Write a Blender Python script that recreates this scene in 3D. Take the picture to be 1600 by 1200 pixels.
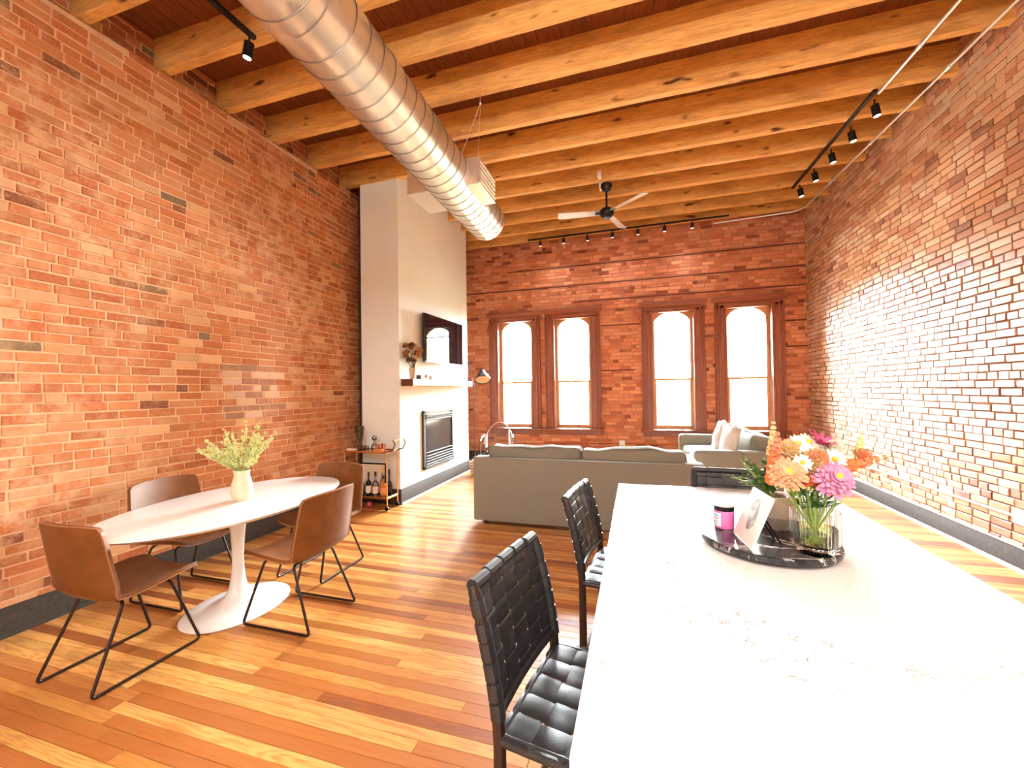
import bpy, bmesh, math, random
import numpy as np
from mathutils import Matrix, Vector, Euler
random.seed(7)
R = math.radians
scene = bpy.context.scene
COL = scene.collection
for o in list(bpy.data.objects): bpy.data.objects.remove(o)

# ------------------------------------------------------------------ camera
FPX, YAW, PITCH, ROLL = 640.0, R(16.82), R(0.83), R(-0.866)
CAMPOS = np.array([0.0, 0.0, 1.5])
def cam_rot():
    cy, sy = math.cos(YAW), math.sin(YAW); cp, sp = math.cos(PITCH), math.sin(PITCH); cr, sr = math.cos(ROLL), math.sin(ROLL)
    R1 = np.array([[cy, sy, 0], [-sy, cy, 0], [0, 0, 1]]); R2 = np.array([[1, 0, 0], [0, cp, sp], [0, -sp, cp]])
    Mx = np.array([[1, 0, 0], [0, 0, -1], [0, 1, 0]]); R3 = np.array([[cr, -sr, 0], [sr, cr, 0], [0, 0, 1]])
    return R3 @ Mx @ R2 @ R1
CR = cam_rot()
def project(P):
    q = (np.asarray(P, float) - CAMPOS) @ CR.T
    z = np.where(q[..., 2] > 0.05, q[..., 2], np.nan)
    return np.stack([800 + FPX * q[..., 0] / z, 600 + FPX * q[..., 1] / z], -1)
cd = bpy.data.cameras.new('camera'); cam = bpy.data.objects.new('camera', cd); COL.objects.link(cam)
cd.sensor_width = 36; cd.lens = FPX / 1600 * 36; cd.clip_start = 0.02; cd.clip_end = 300
mw = Matrix.Identity(4)
for i in range(3):
    mw[i][0] = CR[0][i]; mw[i][1] = -CR[1][i]; mw[i][2] = -CR[2][i]; mw[i][3] = CAMPOS[i]
cam.matrix_world = mw
scene.camera = cam

# ------------------------------------------------------------------ world, daylight, exposure
SKY = 235.0
w = bpy.data.worlds.new('sky'); scene.world = w; w.use_nodes = True
bg = w.node_tree.nodes['Background']; bg.inputs[0].default_value = (0.91, 0.97, 1.0, 1); bg.inputs[1].default_value = SKY
vs = scene.view_settings
vs.view_transform = 'Standard'; vs.look = 'None'; vs.gamma = 1; vs.use_curve_mapping = False; vs.exposure = 0.42
scene.cycles.transparent_max_bounces = 24

XL, XR, YB, YF = -3.82, 2.91, 8.39, -3.6
WINS = [(-2.46, 1), (-1.235, 2), (0.69, 3), (1.985, 4)]         # window centres
WZ0, WZ1, GW, CW = 0.66, 3.12, 0.68, 1.12
def area_light(name, loc, rot, sx, sy, energy, color, portal=False):
    l = bpy.data.lights.new(name, 'AREA'); l.shape = 'RECTANGLE'; l.size = sx; l.size_y = sy; l.energy = energy; l.color = color
    o = bpy.data.objects.new(name, l); COL.objects.link(o); o.location = loc; o.rotation_euler = rot
    if portal: l.cycles.is_portal = True
    return o
for x, n in WINS:
    area_light('window_portal', (x, YB + 0.30, 1.86), (R(-90), 0, 0), 0.8, 2.5, 1, (1, 1, 1), True)
WARM = (0.93, 0.98, 1.0)
FILL_LAMP_E = 33.0      # watts of each unseen fill lamp added behind the viewer
SPOT_E = 60.0

# ------------------------------------------------------------------ mesh helpers
class G:
    def __init__(s): s.v = []; s.f = []
    def add(s, v, f, M=None):
        b = len(s.v)
        if M is not None: v = [tuple(M @ Vector(p)) for p in v]
        s.v += [tuple(p) for p in v]; s.f += [tuple(i + b for i in q) for q in f]; return s
    def box(s, c, d, M=None):
        x, y, z = [k / 2 for k in d]
        v = [(c[0] + i * x, c[1] + j * y, c[2] + k * z) for i in (-1, 1) for j in (-1, 1) for k in (-1, 1)]
        return s.add(v, [(0, 1, 3, 2), (4, 6, 7, 5), (0, 4, 5, 1), (2, 3, 7, 6), (0, 2, 6, 4), (1, 5, 7, 3)], M)
    def rbox(s, c, d, b=0.01, seg=2, puff=0, M=None):
        bm = bmesh.new(); bmesh.ops.create_cube(bm, size=1)
        for v in bm.verts: v.co = Vector((v.co.x * d[0], v.co.y * d[1], v.co.z * d[2]))
        if puff:
            bmesh.ops.subdivide_edges(bm, edges=bm.edges[:], cuts=5, use_grid_fill=True)
            for v in bm.verts:
                u = [2 * v.co[i] / d[i] for i in range(3)]
                for i in range(3):
                    a, e = u[(i + 1) % 3], u[(i + 2) % 3]
                    if abs(abs(u[i]) - 1) < 1e-4:
                        v.co[i] += math.copysign(puff * (1 - a ** 2) * (1 - e ** 2) - 0.5 * puff * (a * a * e * e), u[i])
            ed = [e for e in bm.edges if len(e.link_faces) == 2 and e.calc_face_angle(0) > 0.8]
        else: ed = bm.edges[:]
        bmesh.ops.bevel(bm, geom=ed, offset=min(b, min(d) * 0.49), segments=seg, profile=0.5, affect='EDGES')
        bm.verts.index_update()
        v = [(p.co.x + c[0], p.co.y + c[1], p.co.z + c[2]) for p in bm.verts]; f = [tuple(q.index for q in g.verts) for g in bm.faces]
        bm.free(); return s.add(v, f, M)
    def tube(s, path, r, n=8, closed=False, caps=True, M=None):
        P = [Vector(p) for p in path]; N = len(P); rr = r if isinstance(r, (list, tuple)) else [r] * N
        v = []; prev = None
        for i in range(N):
            if closed: t = P[(i + 1) % N] - P[i - 1]
            else: t = P[min(i + 1, N - 1)] - P[max(i - 1, 0)]
            t.normalize()
            if prev is None:
                a = Vector((0, 0, 1)) if abs(t.z) < 0.9 else Vector((1, 0, 0)); nn = t.cross(a).normalized()
            else:
                nn = prev - t * prev.dot(t)
                nn = nn.normalized() if nn.length > 1e-6 else t.orthogonal().normalized()
            prev = nn; bb = t.cross(nn)
            for k in range(n):
                a = 2 * math.pi * k / n; v.append(tuple(P[i] + (nn * math.cos(a) + bb * math.sin(a)) * rr[i]))
        f = []
        for i in range(N if closed else N - 1):
            for k in range(n):
                a = i * n; b = ((i + 1) % N) * n; f.append((a + k, a + (k + 1) % n, b + (k + 1) % n, b + k))
        if caps and not closed: f.append(tuple(range(n - 1, -1, -1))); f.append(tuple((N - 1) * n + k for k in range(n)))
        return s.add(v, f, M)
    def cyl(s, p0, p1, r0, r1=None, n=16, M=None): return s.tube([p0, p1], [r0, r0 if r1 is None else r1], n, M=M)
    def lathe(s, prof, n=32, c=(0, 0, 0), sx=1, sy=1, rib=0, ribn=0, M=None):
        v = []; f = []; m = len(prof)
        for r, z in prof:
            for k in range(n):
                a = 2 * math.pi * k / n; q = r * (1 + rib * math.cos(a * ribn)) if ribn else r
                v.append((c[0] + q * math.cos(a) * sx, c[1] + q * math.sin(a) * sy, c[2] + z))
        for i in range(m - 1):
            for k in range(n): f.append((i * n + k, i * n + (k + 1) % n, (i + 1) * n + (k + 1) % n, (i + 1) * n + k))
        if prof[0][0] > 1e-6: f.append(tuple(range(n - 1, -1, -1)))
        if prof[-1][0] > 1e-6: f.append(tuple((m - 1) * n + k for k in range(n)))
        return s.add(v, f, M)
    def prism(s, poly, h0, h1, fn, M=None):      # poly 2d, extruded; fn(a,b,h)->xyz
        n = len(poly); v = [fn(a, b, h0) for a, b in poly] + [fn(a, b, h1) for a, b in poly]
        f = [tuple(range(n - 1, -1, -1)), tuple(range(n, 2 * n))] + [(i, (i + 1) % n, n + (i + 1) % n, n + i) for i in range(n)]
        return s.add(v, f, M)
    def grid(s, fn, nu, nv, thick=0, M=None):
        v = [fn(i / nu, j / nv) for i in range(nu + 1) for j in range(nv + 1)]
        f = [(i * (nv + 1) + j, (i + 1) * (nv + 1) + j, (i + 1) * (nv + 1) + j + 1, i * (nv + 1) + j + 1) for i in range(nu) for j in range(nv)]
        if thick:
            bm = bmesh.new(); vv = [bm.verts.new(p) for p in v]
            for q in f: bm.faces.new([vv[i] for i in q])
            bm.normal_update(); bmesh.ops.solidify(bm, geom=bm.faces[:], thickness=thick); bm.verts.index_update()
            v = [tuple(p.co) for p in bm.verts]; f = [tuple(q.index for q in g.verts) for g in bm.faces]; bm.free()
        return s.add(v, f, M)
    def ball(s, c, r, n=12, m=8, sc=(1, 1, 1), M=None):
        v = [(c[0], c[1], c[2] - r * sc[2])]; f = []
        for j in range(1, m):
            t = math.pi * j / m
            for k in range(n):
                a = 2 * math.pi * k / n; v.append((c[0] + r * sc[0] * math.sin(t) * math.cos(a), c[1] + r * sc[1] * math.sin(t) * math.sin(a), c[2] - r * sc[2] * math.cos(t)))
        v.append((c[0], c[1], c[2] + r * sc[2])); e = len(v) - 1
        for k in range(n):
            f.append((0, 1 + (k + 1) % n, 1 + k)); f.append((e, e - n + k, e - n + (k + 1) % n))
        for j in range(m - 2):
            for k in range(n): a = 1 + j * n; f.append((a + k, a + (k + 1) % n, a + n + (k + 1) % n, a + n + k))
        return s.add(v, f, M)
    def mesh(s, name, mat, smooth=35):
        me = bpy.data.meshes.new(name); me.from_pydata(s.v, [], s.f); me.validate()
        bm = bmesh.new(); bm.from_mesh(me); bmesh.ops.recalc_face_normals(bm, faces=bm.faces[:]); bm.to_mesh(me); bm.free()
        if smooth:
            me.polygons.foreach_set('use_smooth', [True] * len(me.polygons)); me.set_sharp_from_angle(angle=R(smooth))
        if mat: me.materials.append(mat)
        return me
    def build(s, name, mat, parent=None, loc=(0, 0, 0), rotz=0, smooth=35):
        return put(name, s.mesh(name, mat, smooth), parent, loc, rotz)
def put(name, me, parent=None, loc=(0, 0, 0), rotz=0):
    o = bpy.data.objects.new(name, me); COL.objects.link(o); o.location = loc; o.rotation_euler = (0, 0, rotz)
    if parent: o.parent = parent
    return o
def tag(o, label, cat, group=None):
    o['label'] = label; o['category'] = cat
    if group: o['group'] = group
    return o
def thing(name, label, cat, loc=(0, 0, 0), rotz=0, group=None):
    o = put(name, None, None, loc, rotz); o.empty_display_size = 0.1; return tag(o, label, cat, group)
def struct(o): o['kind'] = 'structure'; return o
def copy_tree(o, parent=None):
    c = o.copy(); COL.objects.link(c); c.parent = parent
    for ch in [x for x in bpy.data.objects if x.parent == o]: copy_tree(ch, c)
    return c

# ------------------------------------------------------------------ materials
def nt(name):
    m = bpy.data.materials.new(name); m.use_nodes = True; t = m.node_tree; return m, t, t.nodes['Principled BSDF']
def node(t, kind, **kw):
    n = t.nodes.new(kind)
    for k, v in kw.items():
        if k.startswith('i_'): n.inputs[k[2:].replace('_', ' ')].default_value = v
        else: setattr(n, k, v)
    return n
def mixc(t, fac, a, b, mode='MIX'):
    n = t.nodes.new('ShaderNodeMix'); n.data_type = 'RGBA'; n.blend_type = mode
    for s, v in ((n.inputs[0], fac), (n.inputs[6], a), (n.inputs[7], b)):
        if hasattr(v, 'is_output') or isinstance(v, bpy.types.NodeSocket): t.links.new(v, s)
        elif isinstance(v, (int, float)): s.default_value = v
        else: s.default_value = (*v, 1)
    return n.outputs[2]
def ramp(t, fac, lo, hi):
    n = node(t, 'ShaderNodeMapRange'); n.clamp = True
    n.inputs['From Min'].default_value = lo; n.inputs['From Max'].default_value = hi; t.links.new(fac, n.inputs['Value']); return n.outputs[0]
def noise(t, vec, scale, detail=3, rough=0.5, dist=0):
    n = node(t, 'ShaderNodeTexNoise'); n.inputs['Scale'].default_value = scale; n.inputs['Detail'].default_value = detail
    n.inputs['Roughness'].default_value = rough; n.inputs['Distortion'].default_value = dist
    if vec is not None: t.links.new(vec, n.inputs['Vector'])
    return n.outputs['Fac']
def mapping(t, vec, scale=(1, 1, 1), loc=(0, 0, 0)):
    n = node(t, 'ShaderNodeMapping'); n.inputs['Scale'].default_value = scale; n.inputs['Location'].default_value = loc; t.links.new(vec, n.inputs['Vector']); return n.outputs[0]
def bump(t, b, h, strength, dist=0.01):
    n = node(t, 'ShaderNodeBump'); n.inputs['Strength'].default_value = strength; n.inputs['Distance'].default_value = dist
    t.links.new(h, n.inputs['Height']); t.links.new(n.outputs[0], b.inputs['Normal'])
def objc(t): return node(t, 'ShaderNodeTexCoord').outputs['Object']
def posn(t): return node(t, 'ShaderNodeNewGeometry').outputs['Position']
def M(name, col, rough=0.5, metal=0.0, vary=None, vscale=20, bmp=0, bscale=80, spec=0.5, coat=0, **kw):
    m, t, b = nt(name); b.inputs['Roughness'].default_value = rough; b.inputs['Metallic'].default_value = metal
    b.inputs['Specular IOR Level'].default_value = spec; b.inputs['Coat Weight'].default_value = coat
    b.inputs['Base Color'].default_value = (*col, 1)
    if vary: t.links.new(mixc(t, ramp(t, noise(t, objc(t), vscale), 0.35, 0.7), col, vary), b.inputs['Base Color'])
    if bmp: bump(t, b, noise(t, objc(t), bscale, 4), bmp)
    for k, v in kw.items(): b.inputs[k.replace('_', ' ')].default_value = v
    return m
def colsrc(t, obj):
    if obj: return node(t, 'ShaderNodeObjectInfo').outputs['Color']
    return node(t, 'ShaderNodeAttribute', attribute_name='col').outputs['Color']
def brick_mat(name, obj, rough, pale, pale_amt, spec=0.5):
    m, t, b = nt(name); p = posn(t); c = colsrc(t, obj)
    c = mixc(t, ramp(t, noise(t, p, 55, 5, 0.65), 0.52, 0.95), c, pale)
    big = ramp(t, noise(t, p, 0.9, 4, 0.6), 0.42, 0.64)
    fine = ramp(t, noise(t, p, 9, 5, 0.7), 0.45, 0.62)
    mm = node(t, 'ShaderNodeMath', operation='MULTIPLY'); t.links.new(big, mm.inputs[0]); t.links.new(fine, mm.inputs[1])
    m2 = node(t, 'ShaderNodeMath', operation='MULTIPLY'); t.links.new(mm.outputs[0], m2.inputs[0]); m2.inputs[1].default_value = pale_amt
    c = mixc(t, m2.outputs[0], c, pale)
    dk = ramp(t, noise(t, p, 22, 3, 0.6), 0.69, 0.76)
    c = mixc(t, dk, c, (0.16, 0.055, 0.025))
    t.links.new(c, b.inputs['Base Color']); b.inputs['Roughness'].default_value = rough; b.inputs['Specular IOR Level'].default_value = spec
    bump(t, b, noise(t, p, 130, 4, 0.7), 0.5, 0.004); return m
def mortar_mat(name, c1, c2, rough=0.9):
    m, t, b = nt(name); p = posn(t)
    t.links.new(mixc(t, ramp(t, noise(t, p, 6, 5, 0.65), 0.35, 0.7), c1, c2), b.inputs['Base Color']); b.inputs['Roughness'].default_value = rough; b.inputs['Specular IOR Level'].default_value = 0.15
    bump(t, b, noise(t, p, 90, 4, 0.7), 0.6, 0.006); return m
def wood_mat(name, obj=None, base=None, dark=(0.3, 0.1, 0.03), axis='X', rough=0.3, coat=0.0, grain=0.55, spec=0.5, knots=False, ring=0.13):
    m, t, b = nt(name); p = posn(t)
    rnd = node(t, 'ShaderNodeObjectInfo').outputs['Random'] if obj else node(t, 'ShaderNodeAttribute', attribute_name='col').outputs['Alpha']
    ad = node(t, 'ShaderNodeVectorMath', operation='ADD'); t.links.new(p, ad.inputs[0])
    sc = node(t, 'ShaderNodeVectorMath', operation='SCALE'); sc.inputs[0].default_value = (37, 53, 71)
    if base is None or obj: t.links.new(rnd, sc.inputs['Scale'])
    t.links.new(sc.outputs[0], ad.inputs[1]); v = ad.outputs[0]
    s1 = {'X': (1.5, 22, 22), 'Y': (22, 1.5, 22), 'Z': (22, 22, 1.5)}[axis]
    s2 = {'X': (0.9, 9, 9), 'Y': (9, 0.9, 9), 'Z': (9, 9, 0.9)}[axis]
    g1 = noise(t, mapping(t, v, s1), 3.0, 5, 0.65); g2 = noise(t, mapping(t, v, s2), 1.2, 2, 0.5, 0.6)
    wv = node(t, 'ShaderNodeMath', operation='SINE'); ml = node(t, 'ShaderNodeMath', operation='MULTIPLY'); ml.inputs[1].default_value = 60
    t.links.new(g2, ml.inputs[0]); t.links.new(ml.outputs[0], wv.inputs[0])
    c = colsrc(t, obj) if base is None else None
    gg = node(t, 'ShaderNodeMath', operation='MULTIPLY_ADD'); t.links.new(wv.outputs[0], gg.inputs[0]); gg.inputs[1].default_value = ring; t.links.new(g1, gg.inputs[2])
    fac = node(t, 'ShaderNodeMath', operation='MULTIPLY'); t.links.new(ramp(t, gg.outputs[0], 0.42, 0.72), fac.inputs[0]); fac.inputs[1].default_value = grain
    out = mixc(t, fac.outputs[0], c if c is not None else base, dark)
    if knots:
        k = ramp(t, noise(t, mapping(t, v, {'X': (2.2, 7, 7), 'Y': (7, 2.2, 7), 'Z': (7, 7, 2.2)}[axis]), 1.6, 1.5, 0.5), 0.68, 0.76)
        bl = ramp(t, noise(t, mapping(t, v, {'X': (1, 3, 3), 'Y': (3, 1, 3), 'Z': (3, 3, 1)}[axis]), 2.6, 4, 0.6), 0.48, 0.72)
        b2 = node(t, 'ShaderNodeMath', operation='MULTIPLY'); t.links.new(bl, b2.inputs[0]); b2.inputs[1].default_value = 0.55
        out = mixc(t, b2.outputs[0], out, dark); out = mixc(t, k, out, (0.10, 0.03, 0.008))
    t.links.new(out, b.inputs['Base Color']); b.inputs['Roughness'].default_value = rough; b.inputs['Coat Weight'].default_value = coat; b.inputs['Coat Roughness'].default_value = 0.12
    b.inputs['Specular IOR Level'].default_value = spec
    bump(t, b, g1, 0.12, 0.004); return m
def emit(name, col, s):
    m, t, b = nt(name); b.inputs['Base Color'].default_value = (*col, 1); b.inputs['Emission Color'].default_value = (*col, 1); b.inputs['Emission Strength'].default_value = s; return m
def thin_glass(name, tint=(1, 1, 1), gloss=0.08, rough=0.0):
    m, t, b = nt(name); t.nodes.remove(b); out = t.nodes['Material Output']
    tr = node(t, 'ShaderNodeBsdfTransparent'); tr.inputs[0].default_value = (*tint, 1)
    gl = node(t, 'ShaderNodeBsdfGlossy'); gl.inputs['Roughness'].default_value = rough
    fr = node(t, 'ShaderNodeFresnel'); fr.inputs[0].default_value = 1.45
    mx = node(t, 'ShaderNodeMixShader'); t.links.new(fr.outputs[0], mx.inputs[0]); t.links.new(tr.outputs[0], mx.inputs[1]); t.links.new(gl.outputs[0], mx.inputs[2])
    t.links.new(mx.outputs[0], out.inputs[0]); return m
BRK_L, BRK_LS = [brick_mat('brick_left' + str(i), i, 0.75, (0.70, 0.41, 0.22), 0.95, 0.3) for i in (1, 0)]
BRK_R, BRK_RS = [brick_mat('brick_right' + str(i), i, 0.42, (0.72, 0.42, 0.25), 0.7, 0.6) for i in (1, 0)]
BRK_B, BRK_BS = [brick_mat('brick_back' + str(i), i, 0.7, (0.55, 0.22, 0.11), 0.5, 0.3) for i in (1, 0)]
MOR_L = mortar_mat('mortar_left', (0.80, 0.52, 0.32), (0.68, 0.38, 0.20))
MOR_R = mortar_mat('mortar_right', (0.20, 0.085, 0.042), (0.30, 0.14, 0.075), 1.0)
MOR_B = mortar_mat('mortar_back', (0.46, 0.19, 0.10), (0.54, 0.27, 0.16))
FLR, FLRS = wood_mat('floor_plank1', True, None, (0.36, 0.10, 0.018), 'X', 0.32, 0.35, 0.62), wood_mat('floor_plank0', False, None, (0.36, 0.10, 0.018), 'X', 0.32, 0.35, 0.62)
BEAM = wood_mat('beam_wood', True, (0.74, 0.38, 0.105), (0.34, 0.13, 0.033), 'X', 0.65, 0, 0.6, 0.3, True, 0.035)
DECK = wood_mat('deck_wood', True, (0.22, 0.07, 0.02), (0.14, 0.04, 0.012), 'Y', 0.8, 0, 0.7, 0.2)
CASING = wood_mat('casing_wood', True, (0.27, 0.065, 0.028), (0.13, 0.03, 0.014), 'Z', 0.4, 0.1, 0.5)
SASH = wood_mat('sash_wood', True, (0.62, 0.30, 0.12), (0.40, 0.15, 0.05), 'Z', 0.4, 0.1, 0.4)
MANTEL = wood_mat('mantel_wood', True, (0.60, 0.33, 0.15), (0.22, 0.07, 0.03), 'Y', 0.5, 0, 0.6, 0.4, True)
PLASTER = M('plaster', (0.86, 0.91, 0.88), 0.7, vary=(0.83, 0.88, 0.85), vscale=3, bmp=0.05, bscale=200)
BASEB = M('baseboard_paint', (0.045, 0.036, 0.029), 0.7, vary=(0.062, 0.050, 0.041), vscale=30, spec=0.25)
SHOE = M('shoe_paint', (0.75, 0.70, 0.65), 0.4)
SUBFL = M('subfloor', (0.05, 0.02, 0.008), 0.9)
GALV = M('galvanised', (0.70, 0.70, 0.67), 0.33, 0.85, vary=(0.80, 0.80, 0.77), vscale=9)
STEEL = M('conduit_steel', (0.82, 0.82, 0.82), 0.35, 0.6)
BLACKM = M('black_metal', (0.012, 0.011, 0.011), 0.4, 0.6)
LEGM = M('bronze_metal', (0.035, 0.018, 0.012), 0.4, 0.5)
GOLD = M('gold_metal', (0.85, 0.52, 0.28), 0.25, 1.0)
COPPER = M('copper_metal', (0.85, 0.38, 0.24), 0.22, 1.0)
WHITE = M('white_gloss', (0.88, 0.89, 0.86), 0.22, coat=0.3)
LEATHER = M('tan_leather', (0.20, 0.070, 0.016), 0.40, vary=(0.135, 0.043, 0.009), vscale=9, bmp=0.12, bscale=220)
PIPING = M('leather_piping', (0.34, 0.15, 0.055), 0.5)
BLEATHER = M('black_leather', (0.014, 0.014, 0.016), 0.48, vary=(0.024, 0.024, 0.027), vscale=40, bmp=0.1, bscale=250)
DWOOD = M('dark_wood', (0.022, 0.010, 0.008), 0.4)
FABRIC = M('grey_fabric', (0.32, 0.31, 0.265), 0.95, vary=(0.225, 0.215, 0.182), vscale=160, bmp=0.5, bscale=420, spec=0.1)
PILLOW = M('pale_fabric', (0.72, 0.68, 0.63), 0.95, vary=(0.60, 0.56, 0.51), vscale=60, bmp=0.3, bscale=200, spec=0.1)
GLASS = thin_glass('pane_glass')
CLEAR = thin_glass('clear_acrylic', (0.93, 0.92, 0.92))

# ------------------------------------------------------------------ floor: base and planks
fl = struct(G().box(((XL + XR) / 2, (YF + YB) / 2, -0.06), (XR - XL + 0.6, YB - YF + 0.6, 0.08)).build('floor', SUBFL, smooth=0))
PW = 0.064
def plank_col():
    a = random.random()
    if a < 0.34: c = (0.66, 0.35, 0.10)
    elif a < 0.62: c = (0.55, 0.245, 0.06)
    elif a < 0.84: c = (0.38, 0.138, 0.032)
    else: c = (0.24, 0.072, 0.018)
    k = random.uniform(0.88, 1.12); return (c[0] * k, c[1] * k * random.uniform(0.93, 1.07), c[2] * k)
pl = []
y = YF; row = 0
while y < YB:
    x = XL - random.uniform(0, 1.8)
    while x < XR:
        L = random.uniform(0.9, 3.1); x0, x1 = max(x, XL), min(x + L, XR)
        if x1 - x0 > 0.06: pl.append((x0, x1, y, plank_col()))
        x += L
    y += PW
def in_frame_area(c):       # c (4,3) corners -> clipped pixel area
    p = project(np.array(c))
    if np.isnan(p).any(): p = np.nan_to_num(p, nan=-400)
    p = np.clip(p, (0, 0), (1600, 1200)); x, yy = p[:, 0], p[:, 1]
    return 0.5 * abs(np.dot(x, np.roll(yy, 1)) - np.dot(yy, np.roll(x, 1)))
def unit_piece(top=0.0012, w=PW):
    g = G(); e = 0.0006
    v = [(-0.5, -0.5, -1), (0.5, -0.5, -1), (0.5, 0.5, -1), (-0.5, 0.5, -1)]
    a, b = 0.4995, 0.486
    v += [(-0.5, -0.5, -0.12), (0.5, -0.5, -0.12), (0.5, 0.5, -0.12), (-0.5, 0.5, -0.12), (-a, -b, 0), (a, -b, 0), (a, b, 0), (-a, b, 0)]
    f = [(8, 9, 10, 11)] + [(i, (i + 1) % 4, 4 + (i + 1) % 4, 4 + i) for i in range(4)] + [(4 + i, 4 + (i + 1) % 4, 8 + (i + 1) % 4, 8 + i) for i in range(4)]
    return v, f
UV, UF = unit_piece()
gp = G(); gp.add(UV, UF); plank_me = gp.mesh('plank', FLR, 0)
vis = sorted(range(len(pl)), key=lambda i: -in_frame_area([(pl[i][0], pl[i][2], 0), (pl[i][1], pl[i][2], 0), (pl[i][1], pl[i][2] + PW, 0), (pl[i][0], pl[i][2] + PW, 0)]))
top = set(vis[:300])
def joined(name, items, mat, parent, Uv, Uf):      # items: (matrix 4x4 np, color)
    Uv = np.array(Uv); n = len(Uv); V = []; F = []; C = []
    h = np.c_[Uv, np.ones(n)]
    for k, (mt, c) in enumerate(items):
        uv = mt[1] if isinstance(mt, tuple) else None
        V.append((h @ np.array(mt).T)[:, :3]); F += [tuple(i + k * n for i in q) for q in Uf]; C += [(*c, random.random())] * n
    me = bpy.data.meshes.new(name); me.from_pydata(np.concatenate(V).tolist(), [], F)
    a = me.attributes.new('col', 'FLOAT_COLOR', 'POINT'); a.data.foreach_set('color', np.array(C, dtype=np.float32).ravel())
    me.materials.append(mat); o = put(name, me, parent); o['kind'] = 'stuff'; return o
rest = []
for i, (x0, x1, y0, c) in enumerate(pl):
    g = 0.0012; dz = random.uniform(-0.0006, 0.0006)
    sx, sy, cx, cy = x1 - x0 - g, PW - 0.0016, (x0 + x1) / 2, y0 + PW / 2
    if i in top:
        o = put('plank', plank_me, fl, (cx, cy, dz)); o.scale = (sx, sy, 0.018); o.color = (*c, 1)
    else:
        rest.append((Matrix.Translation((cx, cy, dz)) @ Matrix.Diagonal((sx, sy, 0.018, 1)), c))
joined('plank_field', rest, FLRS, fl, UV, UF)

# ------------------------------------------------------------------ brick walls
BH, BJ = 0.0685, 0.0125           # course height and joint
def brick_variant(seed):
    rn = random.Random(seed); v = []
    for y, s in ((0.0, 0.5), (-0.62, 0.496), (-1.0, 0.478)):
        for a, b in ((-1, -1), (1, -1), (1, 1), (-1, 1)):
            j = 0.022 if y < -0.5 else 0
            sz = s if y > -0.9 else s - 0.03
            v.append((a * (s + rn.uniform(-j, j) * 0.6), y + (rn.uniform(-0.22, 0.16) if y < -0.9 else 0), b * (sz + rn.uniform(-j, j) * 2)))
    f = [(8, 9, 10, 11)] + [(l * 4 + i, l * 4 + (i + 1) % 4, l * 4 + 4 + (i + 1) % 4, l * 4 + 4 + i) for l in (0, 1) for i in range(4)]
    return v, f
BV = [brick_variant(s) for s in range(10)]
PAL = {'L': [(0.46, 0.155, 0.052), (0.49, 0.175, 0.064), (0.44, 0.14, 0.045), (0.53, 0.215, 0.088), (0.47, 0.165, 0.058), (0.40, 0.11, 0.033)],
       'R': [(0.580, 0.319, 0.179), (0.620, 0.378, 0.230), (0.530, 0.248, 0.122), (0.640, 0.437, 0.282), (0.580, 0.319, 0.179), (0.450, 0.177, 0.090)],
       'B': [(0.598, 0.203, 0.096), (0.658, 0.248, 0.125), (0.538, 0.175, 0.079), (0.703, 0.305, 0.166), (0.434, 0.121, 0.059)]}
def brick_colour(side, u, z):
    c = random.choice(PAL[side]); k = random.uniform(0.85, 1.15); a = random.random()
    if side == 'L':
        if 3.05 < u < 3.62 and 1.28 < z < 1.82: c = random.choice([(0.40, 0.17, 0.09), (0.62, 0.40, 0.25), (0.30, 0.15, 0.08), (0.66, 0.42, 0.28)])
        elif a < 0.012: c = (0.20, 0.12, 0.055)
        elif a < 0.03: c = (0.22, 0.065, 0.024)
        elif a < 0.12: c = (0.62, 0.33, 0.16)
    elif side == 'R':
        if a < 0.04: c = (0.26, 0.09, 0.045)
        elif a < 0.12: c = (0.66, 0.38, 0.22)
    else:
        if a < 0.05: c = (0.22, 0.05, 0.023)
        elif a < 0.10: c = (0.58, 0.24, 0.13)
    return tuple(min(1, x * k) for x in c)
def lay(side, u0, u1, z0, z1, holes=(), header_every=7, soldier=()):
    out = []; z = z0; r = 0
    while z + BH * 0.6 < z1:
        hz = BH
        hdr = (r % header_every == header_every - 1)
        u = u0 - random.uniform(0, 0.2)
        while u < u1:
            L = random.uniform(0.195, 0.222) if not hdr else random.uniform(0.098, 0.112)
            if not hdr and random.random() < 0.10: L *= 0.55
            a, b = max(u, u0), min(u + L, u1)
            segs = [(a, b)]
            for (h0, h1, hz0, hz1) in holes:
                if z + BH > hz0 + 0.01 and z < hz1 - 0.01:
                    ns = []
                    for (p, q) in segs:
                        if q <= h0 or p >= h1: ns.append((p, q)); continue
                        if p < h0: ns.append((p, h0))
                        if q > h1: ns.append((h1, q))
                    segs = ns
            for p, q in segs:
                if q - p > 0.03: out.append((p + BJ / 2, q - BJ / 2, z + BJ / 2 + random.uniform(-0.004, 0.003), z + BH - BJ / 2 + random.uniform(-0.003, 0.004)))
            u += L
        z += BH; r += 1
    return out
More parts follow.
